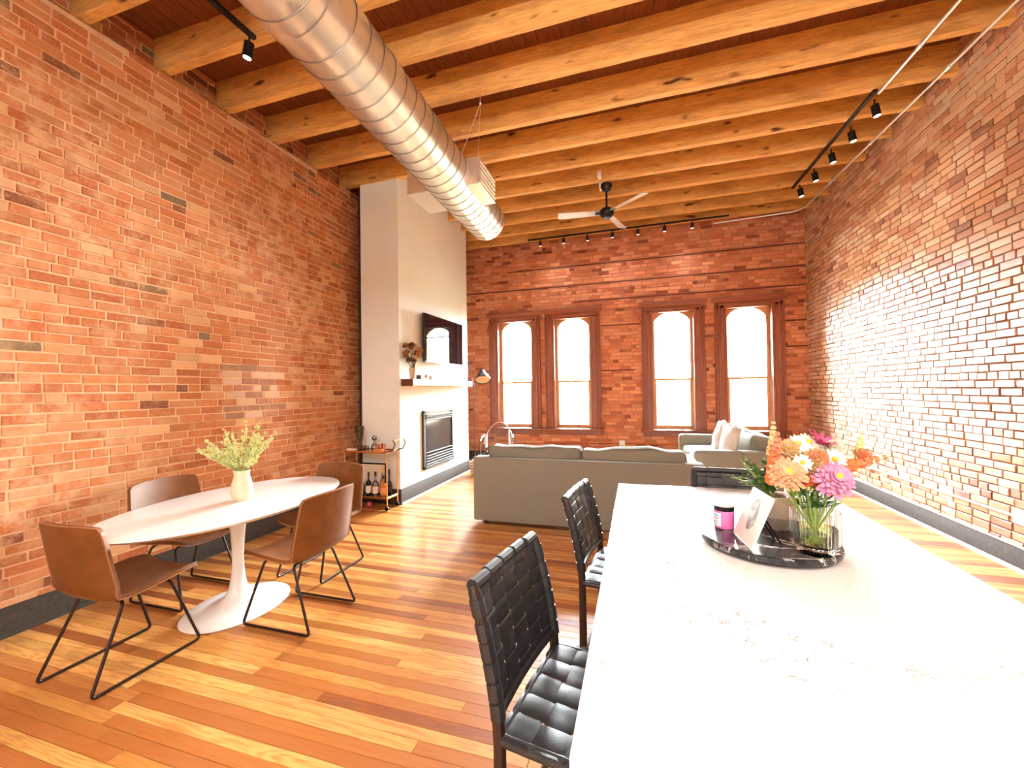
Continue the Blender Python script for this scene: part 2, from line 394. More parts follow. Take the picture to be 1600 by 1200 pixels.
def wall_bricks(wall, side, bricks, matO, matS, proud=(0.005, 0.011)):
    rotz = {'L': R(90), 'R': R(-90), 'B': 0}[side]
    def pos(u, z): return {'L': (XL - (0.12 if z > 4.195 + 0.036 * u - 0.05 else 0), u, z), 'R': (XR, u, z), 'B': (u, YB, z)}[side]
    def vis_area(b):
        return in_frame_area([pos(b[0], b[2]), pos(b[1], b[2]), pos(b[1], b[3]), pos(b[0], b[3])])
    def hidden(b):
        if side == 'L': return b[0] > 4.75 or (b[2] < 0.95 and b[0] < 2.9) or b[2] > 4.15
        if side == 'R': return b[2] > 4.2
        return b[1] < -3.0 or b[2] < 0.55
    order = sorted(range(len(bricks)), key=lambda i: -(0 if hidden(bricks[i]) else vis_area(bricks[i])))
    single = set(order[:300]); mes = [G().add(*v).mesh('brick', matO, 0) for v in BV]; groups = {}
    for i, (a, b, c, d) in enumerate(bricks):
        loc = pos((a + b) / 2, (c + d) / 2); s = (b - a, random.uniform(*proud), d - c); col = brick_colour(side, (a + b) / 2, (c + d) / 2); k = random.randrange(len(BV))
        tilt = random.uniform(-0.008, 0.008)
        if i in single:
            o = put('brick', mes[k], wall, loc, rotz); o.rotation_euler = (0, tilt, rotz); o.scale = s; o.color = (*col, 1)
        else:
            groups.setdefault(k, []).append((Matrix.LocRotScale(loc, Euler((0, tilt, rotz)), s), col))
    V = []; F = []; C = []; n = len(BV[0][0]); off = 0
    for k, items in groups.items():
        h = np.c_[np.array(BV[k][0]), np.ones(n)]
        for mt, c in items:
            V.append((h @ np.array(mt).T)[:, :3]); F += [tuple(i + off for i in q) for q in BV[k][1]]; C += [(*c, 1.0)] * n; off += n
    me = bpy.data.meshes.new('brick_field'); me.from_pydata(np.concatenate(V).tolist(), [], F)
    at = me.attributes.new('col', 'FLOAT_COLOR', 'POINT'); at.data.foreach_set('color', np.array(C, dtype=np.float32).ravel())
    me.materials.append(matS); o = put('brick_field', me, wall); o['kind'] = 'stuff'
ZT = 4.86
def zb(y): return 4.195 + 0.036 * y
g = G().box((XL - 0.22, (YF + YB) / 2, ZT / 2), (0.2, YB - YF + 0.6, ZT))
g.prism([(YF - .3, 0), (YB + .3, 0), (YB + .3, zb(YB + .3) - .03), (YF - .3, zb(YF - .3) - .03)], XL - 0.12, XL, lambda a, b, h: (h, a, b))
wl = struct(g.build('wall_left', MOR_L, smooth=0))
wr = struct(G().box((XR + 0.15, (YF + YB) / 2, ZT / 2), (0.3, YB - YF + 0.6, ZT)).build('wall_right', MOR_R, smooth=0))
g = G(); T = 0.36; OW = 0.84
edges = [XL - 0.3]
for x, n in WINS: edges += [x - OW / 2, x + OW / 2]
edges.append(XR + 0.3)
for i in range(0, len(edges), 2): g.box(((edges[i] + edges[i + 1]) / 2, YB + T / 2, ZT / 2), (edges[i + 1] - edges[i], T, ZT))
for x, n in WINS:
    g.box((x, YB + T / 2, (WZ0 + 0.03) / 2), (OW, T, WZ0 + 0.03)); g.box((x, YB + T / 2, (3.04 + ZT) / 2), (OW, T, ZT - 3.04))
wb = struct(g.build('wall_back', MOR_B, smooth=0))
wall_bricks(wl, 'L', lay('L', -0.9, YB, 0.155, ZT), BRK_L, BRK_LS, (0.003, 0.008))
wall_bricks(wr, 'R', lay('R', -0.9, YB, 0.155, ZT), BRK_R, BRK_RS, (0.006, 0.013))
holes = [(x - CW / 2, x + CW / 2, WZ0 - 0.03, WZ1 - 0.02) for x, n in WINS]
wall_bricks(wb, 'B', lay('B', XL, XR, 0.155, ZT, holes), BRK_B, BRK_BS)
NAIL = M('nailer_wood', (0.13, 0.03, 0.014), 0.8)
for z, a, b in ((3.62, XL, XR), (3.28, -1.2, XR), (4.02, -2.6, XR), (2.76, -0.66, 0.12), (2.66, 2.56, XR), (1.86, -0.66, 0.0), (2.20, 2.56, XR)):
    G().box(((a + b) / 2, YB - 0.004, z), (b - a - 0.02, 0.018, 0.026)).build('nailer_strip', NAIL, wb, smooth=0)
wf = struct(G().box(((XL + XR) / 2, YF - 0.15, ZT / 2), (XR - XL + 0.6, 0.3, ZT)).build('wall_front', PLASTER, smooth=0))

# ------------------------------------------------------------------ ceiling: sloped deck and joists
ce = put('ceiling', None); struct(ce)
g = G(); nb = 66; bwid = (XR - XL + 0.4) / nb
for i in range(nb):
    x = XL - 0.2 + (i + 0.5) * bwid; h0, h1 = zb(YF - 0.2) + 0.29, zb(YB + 0.3) + 0.29
    g.add([(x - bwid / 2 + .002, YF - .2, h0), (x + bwid / 2 - .002, YF - .2, h0), (x + bwid / 2 - .002, YB + .3, h1), (x - bwid / 2 + .002, YB + .3, h1),
           (x - bwid / 2 + .002, YF - .2, h0 + .03), (x + bwid / 2 - .002, YF - .2, h0 + .03), (x + bwid / 2 - .002, YB + .3, h1 + .03), (x - bwid / 2 + .002, YB + .3, h1 + .03)],
          [(0, 1, 2, 3), (7, 6, 5, 4), (0, 4, 5, 1), (1, 5, 6, 2), (2, 6, 7, 3), (3, 7, 4, 0)])
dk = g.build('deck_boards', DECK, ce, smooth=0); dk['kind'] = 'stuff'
G().box(((XL + XR) / 2, (YF + YB) / 2, 5.0), (XR - XL + 1, YB - YF + 1, 0.1)).build('roof_slab', SUBFL, ce, smooth=0)
BEAMS = [-3.1, -2.53, -1.96, -1.39, -0.82, -0.26, 0.31, 0.87, 1.43, 1.99, 2.54, 3.09, 3.66, 4.26, 4.85, 5.34, 5.88, 6.44, 6.98, 7.52, 8.02]
def beam_mesh(L, w, h, seed):
    rn = random.Random(seed); n = 26
    def ring(i):
        x = -L / 2 + L * i / n; j = lambda s: rn.uniform(-s, s); ch = 0.006
        return [(x, -w / 2 + j(.0025), h), (x, -w / 2 + j(.003), ch + j(.002)), (x, -w / 2 + ch + j(.002), j(.003)), (x, w / 2 - ch + j(.002), j(.003)), (x, w / 2 + j(.003), ch + j(.002)), (x, w / 2 + j(.0025), h)]
    v = []; f = []
    for i in range(n + 1): v += ring(i)
    for i in range(n):
        for k in range(6): f.append((i * 6 + k, i * 6 + (k + 1) % 6, i * 6 + 6 + (k + 1) % 6, i * 6 + 6 + k))
    f += [tuple(range(6)), tuple(n * 6 + k for k in range(6))]
    return G().add(v, f)
BLEN = XR - XL + 0.22
for i, yb in enumerate(BEAMS):
    beam_mesh(BLEN, 0.078, 0.30, i).build('joist', BEAM, ce, ((XL + XR) / 2, yb - 0.039, zb(yb - 0.039)))

# ------------------------------------------------------------------ chimney breast, baseboards
CX0, CX1, CY0, CY1 = -3.61, -3.02, 4.80, 7.12
ch = struct(G().box(((CX0 + CX1) / 2, (CY0 + CY1) / 2, 2.3), (CX1 - CX0, CY1 - CY0, 4.6)).build('wall_chimney', PLASTER, smooth=0))
G().box((XL + 0.1, CY0 + 0.75, 2.3), (0.22, 0.3, 4.6)).build('gap_shade', M('gap_shade_paint', (0.04, 0.02, 0.015), 0.9), ch, smooth=0)  # dark block whose near-black colour stands in for shade in the gap
def baseboard(name, a, b, nrm, h=0.185, th=0.02, shoe=SHOE):
    a, b, nrm = Vector(a), Vector(b), Vector(nrm); d = (b - a).normalized(); L = (b - a).length
    mt = Matrix(((d.x, nrm.x, 0, a.x), (d.y, nrm.y, 0, a.y), (0, 0, 1, 0), (0, 0, 0, 1)))
    g = G().add([(0, 0, 0), (0, th, 0), (0, th, h - .02), (0, th - .008, h - .004), (0, th - .008, h), (0, 0, h)] + [(L, 0, 0), (L, th, 0), (L, th, h - .02), (L, th - .008, h - .004), (L, th - .008, h), (L, 0, h)],
        [(5, 4, 3, 2, 1, 0), (6, 7, 8, 9, 10, 11)] + [(i, (i + 1) % 6, 6 + (i + 1) % 6, 6 + i) for i in range(6)], mt)
    o = struct(g.build(name, BASEB))
    G().add([(0, th, 0), (0, th + .016, 0), (0, th + .014, .012), (0, th, .02), (L, th, 0), (L, th + .016, 0), (L, th + .014, .012), (L, th, .02)],
        [(3, 2, 1, 0), (4, 5, 6, 7), (0, 1, 5, 4), (1, 2, 6, 5), (2, 3, 7, 6), (3, 0, 4, 7)], mt).build('shoe_moulding', shoe, o)
    return o
baseboard('baseboard_left', (XL, YF, 0), (XL, CY0 + .1, 0), (1, 0, 0), shoe=BASEB)
bbr = baseboard('baseboard_right', (XR, YB, 0), (XR, YF, 0), (-1, 0, 0))
G().box((XR - 0.012, (YF + YB) / 2, 0.191), (0.024, YB - YF, 0.012)).build('cap_strip', SHOE, bbr)
baseboard('baseboard_chimney', (CX0, CY0, 0), (CX1 + .02, CY0, 0), (0, -1, 0), 0.2, shoe=BASEB)
baseboard('baseboard_hearth', (CX1, CY0 - .0, 0), (CX1, CY1, 0), (1, 0, 0), 0.2)
baseboard('baseboard_back', (XL, YB, 0), (XR, YB, 0), (0, -1, 0), shoe=BASEB)
tag(G().tube([(XL + 0.125, 4.90, 0.0), (XL + 0.125, 4.90, 4.3)], 0.026, 10).build('vertical_pipe', M('pipe_dark', (0.03, 0.018, 0.015), 0.5)), 'dark vertical pipe in the corner between brick wall and white chimney breast', 'pipe')

# ------------------------------------------------------------------ windows
def window(x, n):
    root = struct(put('window_%d' % n, None, None, (x, YB, WZ0)))
    H = WZ1 - WZ0; c2 = CW / 2; yg = 0.13                      # local y: 0 wall face, + outdoors
    for s in (-1, 1):
        g = G(); g.rbox((s * (c2 - 0.075), -0.018, H / 2 - 0.05), (0.15, 0.06, H - 0.1), 0.006, 1)
        cs = g.build('casing', CASING, root)
        G().rbox((s * (c2 - 0.012), -0.035, H / 2 - 0.05), (0.03, 0.07, H - 0.1), 0.008, 2).build('backband', CASING, cs)
        G().rbox((s * (c2 - 0.075), -0.05, H / 2 - 0.05), (0.04, 0.02, H - 0.12), 0.008, 2).build('moulding', CASING, cs)
        G().box((s * (GW / 2 + 0.055), 0.09, H / 2 - 0.05), (0.05, 0.24, H - 0.08)).build('jamb', CASING, root)
    hd = G().rbox((0, -0.018, H - 0.11), (CW, 0.06, 0.13), 0.006, 1).build('head_casing', CASING, root)
    G().rbox((0, -0.05, H - 0.10), (CW - 0.1, 0.02, 0.05), 0.008, 2).build('moulding', CASING, hd)
    G().prism([(0.0, 0), (-0.05, 0), (-0.06, 0.02), (-0.10, 0.05), (-0.105, 0.075), (0, 0.075)], -CW / 2 - 0.05, CW / 2 + 0.05, lambda a, b, h: (h, a, b + H - 0.055)).build('cornice', CASING, hd)
    G().box((0, 0.09, H - 0.12), (GW + 0.2, 0.24, 0.05)).build('head_jamb', CASING, root)
    G().rbox((0, 0.03, 0.02), (CW + 0.10, 0.34, 0.04), 0.01, 2).build('sill', CASING, root)
    G().rbox((0, -0.02, -0.05), (CW, 0.04, 0.09), 0.006, 1).build('apron', CASING, root)
    # upper sash with arched head, lower sash
    zr, z1, zs = 1.64 - WZ0, 3.02 - WZ0, 2.70 - WZ0
    hw = GW / 2; ar = 0.27
    up = put('upper_sash', None, root)
    for s in (-1, 1): G().box((s * (hw + 0.005), yg + 0.03, (zr + z1) / 2), (0.05, 0.035, z1 - zr)).build('stile', SASH, up, smooth=0)
    G().box((0, yg + 0.03, zr + 0.02), (GW, 0.035, 0.04)).build('meeting_rail', SASH, up, smooth=0)
    arc = [(hw * math.cos(a), zs + ar * math.sin(a)) for a in np.linspace(0, math.pi, 25)]
    poly = [(hw + .03, zs)] + arc + [(-hw - .03, zs), (-hw - .03, z1 + .02), (hw + .03, z1 + .02)]
    v = []; f = []; N = len(arc)
    for yy in (yg + 0.01, yg + 0.05):
        v += [(a, yy, b) for a, b in arc] + [((hw + .03) * (1 - 2 * i / (N - 1)), yy, z1 + .02) for i in range(N)]
    for i in range(N - 1):
        f += [(i, i + 1, N + i + 1, N + i), (2 * N + i, 3 * N + i, 3 * N + i + 1, 2 * N + i + 1), (i, 2 * N + i, 2 * N + i + 1, i + 1)]
    G().add(v, f).build('arched_head', SASH, up)
    G().box((0, yg + 0.028, 2.76 - WZ0), (GW, 0.02, 0.022)).build('shade_rail', M('shade_rail%d' % n, (0.7, 0.62, 0.5), 0.5), up, smooth=0)
    G().box((0, yg + 0.033, (zr + z1) / 2), (GW + .02, 0.004, z1 - zr)).build('pane', GLASS, up, smooth=0)
    lo = put('lower_sash', None, root)
    for s in (-1, 1): G().box((s * (hw - 0.005), yg - 0.012, zr / 2 + 0.03), (0.065, 0.035, zr)).build('stile', SASH, lo, smooth=0)
    G().box((0, yg - 0.012, 0.075), (GW - 0.07, 0.035, 0.07)).build('bottom_rail', SASH, lo, smooth=0)
    G().box((0, yg - 0.012, zr + 0.012), (GW - 0.07, 0.035, 0.035)).build('meeting_rail', SASH, lo, smooth=0)
    G().box((0, yg - 0.010, zr / 2 + 0.05), (GW - .06, 0.004, zr - 0.08)).build('pane', GLASS, lo, smooth=0)
for x, n in WINS: window(x, n)

# ------------------------------------------------------------------ outside: street and the houses across it
struct(G().box((0, 40, -6.1), (120, 62, 0.2)).build('ground', M('street', (0.45, 0.44, 0.42), 0.9), smooth=0))
def building(name, label, x0, x1, y0, h, col, trim, arch=None, cols=3, rows=4):
    W = x1 - x0; root = thing(name, label, 'building', ((x0 + x1) / 2, y0, -6.0))
    mm = M(name + '_stone', col, 0.9, vary=tuple(c * 0.9 for c in col), vscale=2); mt = M(name + '_trim', trim, 0.8); mg = M(name + '_glass', (0.25, 0.3, 0.36), 0.15)
    G().box((0, 3, h / 2), (W, 6, h)).build('facade', mm, root, smooth=0)
    G().rbox((0, -0.15, h - 0.3), (W, 0.7, 0.6), 0.08, 1).build('cornice', mt, root)
    for r in range(rows):
        G().box((0, -0.05, 3.4 + r * 3.3), (W, 0.14, 0.22)).build('string_course', mt, root, smooth=0)
        for c in range(cols):
            x = -W / 2 + (c + 0.5) * W / cols; z = 4.9 + r * 3.3
            if z + 1 > h - 0.6 or (arch and abs(x - arch[0]) < arch[1] and z < arch[2] + arch[1]): continue
            wdw = G().box((x, -0.04, z), (1.25, 0.12, 1.9)).build('window', mt, root, smooth=0)
            for a in (-1, 1):
                for b in (-1, 1): G().box((x + a * 0.28, -0.105, z + b * 0.44), (0.46, 0.02, 0.76)).build('pane', mg, wdw, smooth=0)
    if arch:
        ax, ar, az = arch
        pts = [(ax + (ar + .35) * math.cos(a), az + (ar + .35) * math.sin(a)) for a in np.linspace(0, math.pi, 21)] + [(ax + ar * math.cos(a), az + ar * math.sin(a)) for a in np.linspace(math.pi, 0, 21)]
        v = [(a, -0.2, b) for a, b in pts] + [(a, 0.05, b) for a, b in pts]; n = len(pts)
        f = [(i, i + 1, n - 2 - i, n - 1 - i) for i in range(20)] + [(i, (i + 1) % n, n + (i + 1) % n, n + i) for i in range(n)]
        G().add(v, f).build('arch', mt, root)
        G().prism([(ax + ar * math.cos(a), az + ar * math.sin(a)) for a in np.linspace(0, math.pi, 21)], -0.06, 0.02, lambda a, b, hh: (a, hh, b)).build('arch_window', mg, root)
building('mural_house', 'pale plaster house with painted mural across the street', -16.5, -7.2, 24, 12.5, (0.75, 0.72, 0.66), (0.80, 0.78, 0.74), None, 3, 3)
building('stone_house', 'yellow stone house across the street with small paned windows', -7.0, 0.2, 24, 8.6, (0.74, 0.58, 0.22), (0.80, 0.72, 0.50), None, 3, 2)
building('arch_house', 'yellow stone house across the street with a big round arch', 0.5, 6.1, 24, 9.0, (0.72, 0.60, 0.28), (0.78, 0.72, 0.45), (0.6, 1.7, 5.6), 3, 2)
building('tall_house', 'tall cream house across the street with banded stone', 6.4, 14.0, 24, 14.5, (0.76, 0.66, 0.36), (0.80, 0.76, 0.60), None, 3, 4)
mh = [o for o in bpy.data.objects if o.name == 'mural_house'][0]
G().lathe([(0.01, 0), (1.0, 0.02), (1.0, 0.06), (0.01, 0.06)], 20, M=Matrix.Translation((3.1, -0.02, 6.6)) @ Matrix.Rotation(R(90), 4, 'X')).build('mural_disc', M('mural_teal', (0.05, 0.55, 0.65), 0.8), mh)
G().lathe([(0.01, 0), (0.6, 0.02), (0.6, 0.06), (0.01, 0.06)], 20, M=Matrix.Translation((3.3, -0.02, 5.2)) @ Matrix.Rotation(R(90), 4, 'X')).build('mural_disc', M('mural_pink', (0.75, 0.25, 0.35), 0.8), mh)

# ------------------------------------------------------------------ fireplace, mantel, television
fp = thing('fireplace_insert', 'gas fireplace insert with louvred metal frame set into white chimney breast', 'fireplace', (CX1, 5.38, 0.345))
FW, FH = 1.02, 0.865            # along Y and Z
FRM = M('fire_frame', (0.055, 0.05, 0.046), 0.65); FDK = M('fire_dark', (0.03, 0.028, 0.027), 0.3); FGL = M('fire_glass', (0.05, 0.045, 0.042), 0.12)
G().box((0.004, FW / 2, FH / 2), (0.016, FW, FH)).build('back_plate', FDK, fp, smooth=0)
for y in (0.03, FW - 0.03): G().rbox((0.02, y, FH / 2), (0.03, 0.06, FH), 0.006, 1).build('frame_stile', FRM, fp)
for z in (0.02, FH - 0.02): G().rbox((0.02, FW / 2, z), (0.03, FW, 0.045), 0.006, 1).build('frame_rail', FRM, fp)
G().box((0.016, FW / 2, 0.48), (0.012, FW - 0.18, 0.46)).build('glass_front', FGL, fp, smooth=0)
G().rbox((0.03, FW / 2, FH - 0.075), (0.06, FW - 0.12, 0.02), 0.005, 1).build('hood', FRM, fp)
for z in (0.065, 0.105, 0.145, 0.185, 0.235, 0.725, 0.755): G().rbox((0.028, FW / 2, z), (0.03, FW - 0.13, 0.018), 0.005, 1).build('louvre', FRM, fp)
mt_ = tag(beam_mesh(2.07, 0.18, 0.096, 91).build('mantel_shelf', MANTEL, None, (-2.93, 5.875, 1.573), R(90)), 'thick rough-sawn wooden mantel shelf below the television', 'shelf')
G().box((-1.037, 0, 0.048), (0.006, 0.176, 0.092)).build('end_grain', M('end_grain_wood', (0.13, 0.035, 0.018), 0.6), mt_, smooth=0)

tv = thing('television', 'flat black television on a swing arm above the mantel', 'television', (-2.93, 5.97, 1.93), R(-2))
SCR = M('screen', (0.012, 0.008, 0.012), 0.03, spec=0.6)
G().rbox((0, 0, 0.36), (0.045, 1.26, 0.72), 0.008, 2).build('housing', M('tv_plastic', (0.015, 0.014, 0.015), 0.35), tv)
G().box((0.0235, 0, 0.363), (0.003, 1.235, 0.69)).build('screen', SCR, tv, smooth=0)
G().box((0.0238, 0, 0.0085), (0.004, 1.25, 0.009)).build('bezel', STEEL, tv, smooth=0)
G().box((-0.052, 0, 0.36), (0.06, 0.35, 0.22)).build('mount', BLACKM, tv, smooth=0)
cordm = M('cord', (0.05, 0.04, 0.04), 0.6)
tag(G().tube([(-3.012, 6.62, 2.05), (-3.01, 6.66, 1.9), (-3.012, 6.70, 1.72), (-3.01, 6.72, 1.66)], 0.006, 6).build('tv_cord', cordm), 'thin dark cord hanging from the television to the mantel', 'cord')

# objects on the mantel
def vase_flowers(name, label, loc, prof, mat, blooms, cat='vase'): pass
MZ = 1.670
mv = tag(G().lathe([(0.03, 0), (0.036, 0.003), (0.042, 0.07), (0.05, 0.15), (0.048, 0.155), (0.044, 0.15), (0.036, 0.02), (0.0, 0.02)], 24).build('mantel_vase', M('tan_ceramic', (0.55, 0.40, 0.27), 0.5), None, (-2.93, 4.985, MZ)), 'small tan ceramic vase on the mantel shelf', 'vase')
def petal_ball(g, c, r, n, rn, size, axis=(0, 0, 1), cup=0.3, spread=1.15):
    ax = Vector(axis).normalized(); q = Vector((0, 0, 1)).rotation_difference(ax).to_matrix().to_4x4()
    for i in range(n):
        th = spread * math.acos(1 - (i + 0.5) / n); ph = i * 2.399963
        d = Vector((math.sin(th) * math.cos(ph), math.sin(th) * math.sin(ph), math.cos(th)))
        tz = Vector((-math.sin(ph), math.cos(ph), 0)); up = d.cross(tz)
        base = d * r * 0.35; tip = d * r * rn.uniform(0.9, 1.08); w = size * rn.uniform(0.8, 1.15)
        lift = up * (-cup * r * 0.35)
        m_ = (base + tip) / 2 + lift
        pts = [base - tz * w * .2, m_ - tz * w * .5, tip - tz * w * .32, tip + d * w * .15, tip + tz * w * .32, m_ + tz * w * .5, base + tz * w * .2]
        pts = [Vector(c) + (q @ p.to_4d()).to_3d() for p in pts]
        g.add([tuple(p) for p in pts], [(0, 1, 5, 6), (1, 2, 4, 5), (2, 3, 4)])
    return g
def petal_ring(g, c, axis, r, n, w, tilt=0.15, r0=0.15, rn=random):
    ax = Vector(axis).normalized(); q = Vector((0, 0, 1)).rotation_difference(ax).to_matrix()
    for i in range(n):
        a = 2 * math.pi * i / n + rn.uniform(-.08, .08); d = Vector((math.cos(a), math.sin(a), 0)); t = Vector((-math.sin(a), math.cos(a), 0)); L = r * rn.uniform(.92, 1.05)
        P = [d * r0 * r - t * w * .25, d * .55 * L - t * w * .5 + Vector((0, 0, tilt * r * .5)), d * .95 * L - t * w * .28 + Vector((0, 0, tilt * r * .7)), d * L * 1.02 + Vector((0, 0, tilt * r * .7)),
             d * .95 * L + t * w * .28 + Vector((0, 0, tilt * r * .7)), d * .55 * L + t * w * .5 + Vector((0, 0, tilt * r * .5)), d * r0 * r + t * w * .25]
        g.add([tuple(Vector(c) + q @ p) for p in P], [(0, 1, 5, 6), (1, 2, 4, 5), (2, 3, 4)])
    return g
PET = lambda n, c, d=None: M(n, c, 0.6, vary=d or tuple(x * .8 for x in c), vscale=60, Subsurface_Weight=0.0)
STEM = M('stem_green', (0.30, 0.42, 0.09), 0.5); LEAF = M('leaf_green', (0.05, 0.12, 0.025), 0.45, vary=(0.09, 0.19, 0.04), vscale=30)
PALE_LEAF = M('leaf_lime', (0.38, 0.50, 0.12), 0.5)
dry = [PET('dry_rust', (0.50, 0.20, 0.06)), PET('dry_cream', (0.75, 0.55, 0.35)), PET('dry_brown', (0.18, 0.08, 0.04))]
rn = random.Random(3)
dnames = ['rust-orange dried bloom in the mantel vase', 'cream dried bloom in the mantel vase', 'dark brown dried seed head in the mantel vase']
for i in range(16):
    a = rn.uniform(0, 6.28); rr = rn.uniform(0.02, 0.12); zz = rn.uniform(0.20, 0.44); k = (0, 1, 0, 1, 2)[i % 5] if zz > 0.24 else 2
    f = thing('dried_flower', dnames[k], 'flower', (-2.93, 4.985, MZ + 0.022), 0, 'dried flowers in the mantel vase')
    tip = (rr * math.cos(a) * 0.8, rr * math.sin(a) * 1.3, zz)
    G().tube([(0, 0, 0.0), (tip[0] * .25, tip[1] * .25, 0.13), (tip[0] * .6, tip[1] * .6, zz * .7), tip], 0.0025, 5).build('stem', dry[2], f)
    petal_ball(G(), tip, 0.052, 34, rn, 0.034, tip).build('bloom', dry[k], f)
tag(G().lathe([(0.035, 0), (0.035, 0.055), (0.03, 0.06), (0.0, 0.06)], 20).build('dark_candle', M('dark_jar', (0.03, 0.028, 0.025), 0.3), None, (-2.94, 5.17, MZ)), 'short dark candle jar on the mantel shelf', 'candle')
gs = thing('gold_ornament', 'small gold ornament on the mantel beside the dark candle', 'ornament', (-2.91, 5.32, MZ))
G().lathe([(0.02, 0), (0.02, 0.008), (0.005, 0.012), (0.005, 0.03), (0.0, 0.03)], 16).build('base', GOLD, gs); G().ball((0, 0, 0.05), 0.024).build('sphere', GOLD, gs)
sb = thing('display_box', 'little white display box with dark front on the mantel', 'box', (-2.90, 5.50, MZ), R(90))
G().rbox((0, 0, 0.028), (0.13, 0.05, 0.056), 0.004, 1).build('body', M('box_white', (0.8, 0.78, 0.74), 0.5), sb); G().box((0.01, -0.026, 0.024), (0.05, 0.004, 0.03)).build('front', FDK, sb, smooth=0)

# light switch on the chimney front
sw = thing('light_switch', 'white light switch plate on the chimney breast above the bar cart', 'switch', (-3.11, CY0, 1.20))
G().rbox((0, -0.004, 0), (0.075, 0.008, 0.12), 0.003, 1).build('plate', WHITE, sw); G().rbox((0, -0.011, 0), (0.02, 0.008, 0.04), 0.003, 1).build('toggle', WHITE, sw)

# ------------------------------------------------------------------ spiral duct with side boots
DR = 0.234
def dx(y): return -1.695 - 0.022 * (y - 2.2)
du = thing('spiral_duct', 'large galvanised spiral air duct hung below the joists', 'duct', (0, 0, 0))
Y0, Y1, DZ = -1.2, 4.80, 3.61
seg = G(); prof = []; n = 40
seg.tube([(dx(Y0), Y0, DZ), (dx(Y1 - 0.05), Y1 - 0.05, DZ)], DR, n, caps=False)
seg.build('pipe', GALV, du)
cap = G(); cap.tube([(dx(Y1 - .05), Y1 - .05, DZ), (dx(Y1), Y1, DZ), (dx(Y1) , Y1 + .002, DZ), (dx(Y1), Y1 - 0.03, DZ), (dx(Y1), Y1 - .03, DZ)], [DR, DR, DR - .012, DR - .016, 0.002], n, caps=False); cap.build('end_cap', GALV, du)
SEAM = M('duct_seam', (0.30, 0.27, 0.24), 0.4, 1.0)
ys = [1.42, 1.70, 1.98]
y = 0.3
while y < 4.75:
    g = G(); pts = []
    for k in range(33):
        a = 2 * math.pi * k / 32; yy = y + 0.135 * k / 32
        pts.append((dx(yy) + (DR + .002) * math.cos(a), yy, DZ + (DR + .002) * math.sin(a)))
    g.tube(pts, 0.0042, 5); g.build('seam', SEAM, du); y += 0.135
for y in (1.75, 3.0, 4.2):
    g = G(); g.tube([(dx(y - .03), y - .03, DZ), (dx(y), y - .029, DZ), (dx(y), y + .029, DZ), (dx(y), y + .03, DZ)], [DR + .001, DR + .006, DR + .006, DR + .001], n, caps=False); g.build('collar', GALV, du)
BXM = M('duct_box', (0.78, 0.75, 0.70), 0.4, 0.75)
for x0, x1 in ((-2.17, dx(3.86) - .10), (dx(3.86) + .10, -1.39)):
    b = G().rbox(((x0 + x1) / 2, 3.86, 3.61), (x1 - x0, 0.47, 0.26), 0.006, 1).build('side_boot', BXM, du)
    e = -1 if x0 < -2 else 1; xe = x0 if e < 0 else x1
    for k in range(5): G().box((xe + e * .004, 3.86, 3.52 + k * .045), (0.012, 0.42, 0.008)).build('vane', BXM, b, smooth=0)
dh = thing('duct_hanger', 'thin wire hanger holding the duct from a joist', 'hanger', (-1.36, 3.62, 3.7))
WIRE = M('wire', (0.6, 0.45, 0.35), 0.4, 0.8)
zt = zb(3.62) + 0.02
G().tube([(0, -.02, zt - 3.7), (0, -.02, zt - 3.7 - 0.13)], 0.004, 6).build('rod', WIRE, dh)
G().tube([(0, -.02, zt - 3.83), (-.215, 0, 0.06)], 0.0028, 5).build('wire', WIRE, dh); G().tube([(0, -.02, zt - 3.83), (-.06, .06, 0.04)], 0.0028, 5).build('wire', WIRE, dh)
G().ball((0, -.02, zt - 3.83), 0.012, 8, 6).build('clamp', STEEL, dh)

# ------------------------------------------------------------------ track lights
BULB = emit('led_lens', (1.0, 0.88, 0.72), 4)
def head(parent, x, y, z, tx=0, ty=0, L=0.11, r=0.035):
    mt = Matrix.Translation((x, y, z)) @ Matrix.Rotation(tx, 4, 'X') @ Matrix.Rotation(ty, 4, 'Y')
    h = G().cyl((0, 0, 0), (0, 0, -L), r, r, 16, mt).build('lamp_head', BLACKM, parent)
    G().cyl((0, 0, -L - .001), (0, 0, -L - .004), r * .8, r * .8, 16, mt).build('lens', BULB, h)
    G().tube([(x, y, z + .06), (x, y, z - .01)], 0.008, 6).build('stem', BLACKM, h)
tl = thing('dining_track_light', 'black track light with one spot above the dining table', 'track light', (-2.79, 2.42, zb(2.42)))
G().box((0, -0.85, -0.015), (0.035, 1.75, 0.03), Matrix.Rotation(R(2), 4, 'X')).build('rail', BLACKM, tl, smooth=0)
head(tl, 0.0, -0.02, -0.09, R(0), R(12))
tr = thing('living_track_light', 'black track light with spots along the joists by the right brick wall', 'track light', (2.28, 5.9, zb(5.9)))
G().box((0, 0, -0.012), (0.035, 2.2, 0.024), Matrix.Rotation(R(2.06), 4, 'X')).build('rail', BLACKM, tr, smooth=0)
for k, yy in enumerate((-0.95, -0.48, 0.0, 0.5, 1.0)): head(tr, 0.06, yy, -0.08 + .036 * yy, R(0), R(-10))
tb = thing('window_track_light', 'row of small black spots on the joist above the windows', 'track light', (-0.2, 7.86, zb(7.9)))
G().box((0, 0, -0.012), (3.6, 0.035, 0.024)).build('rail', BLACKM, tb, smooth=0)
for k in range(7): head(tb, -1.55 + k * 0.46, 0, -0.06, R(10), 0, 0.09, 0.028)
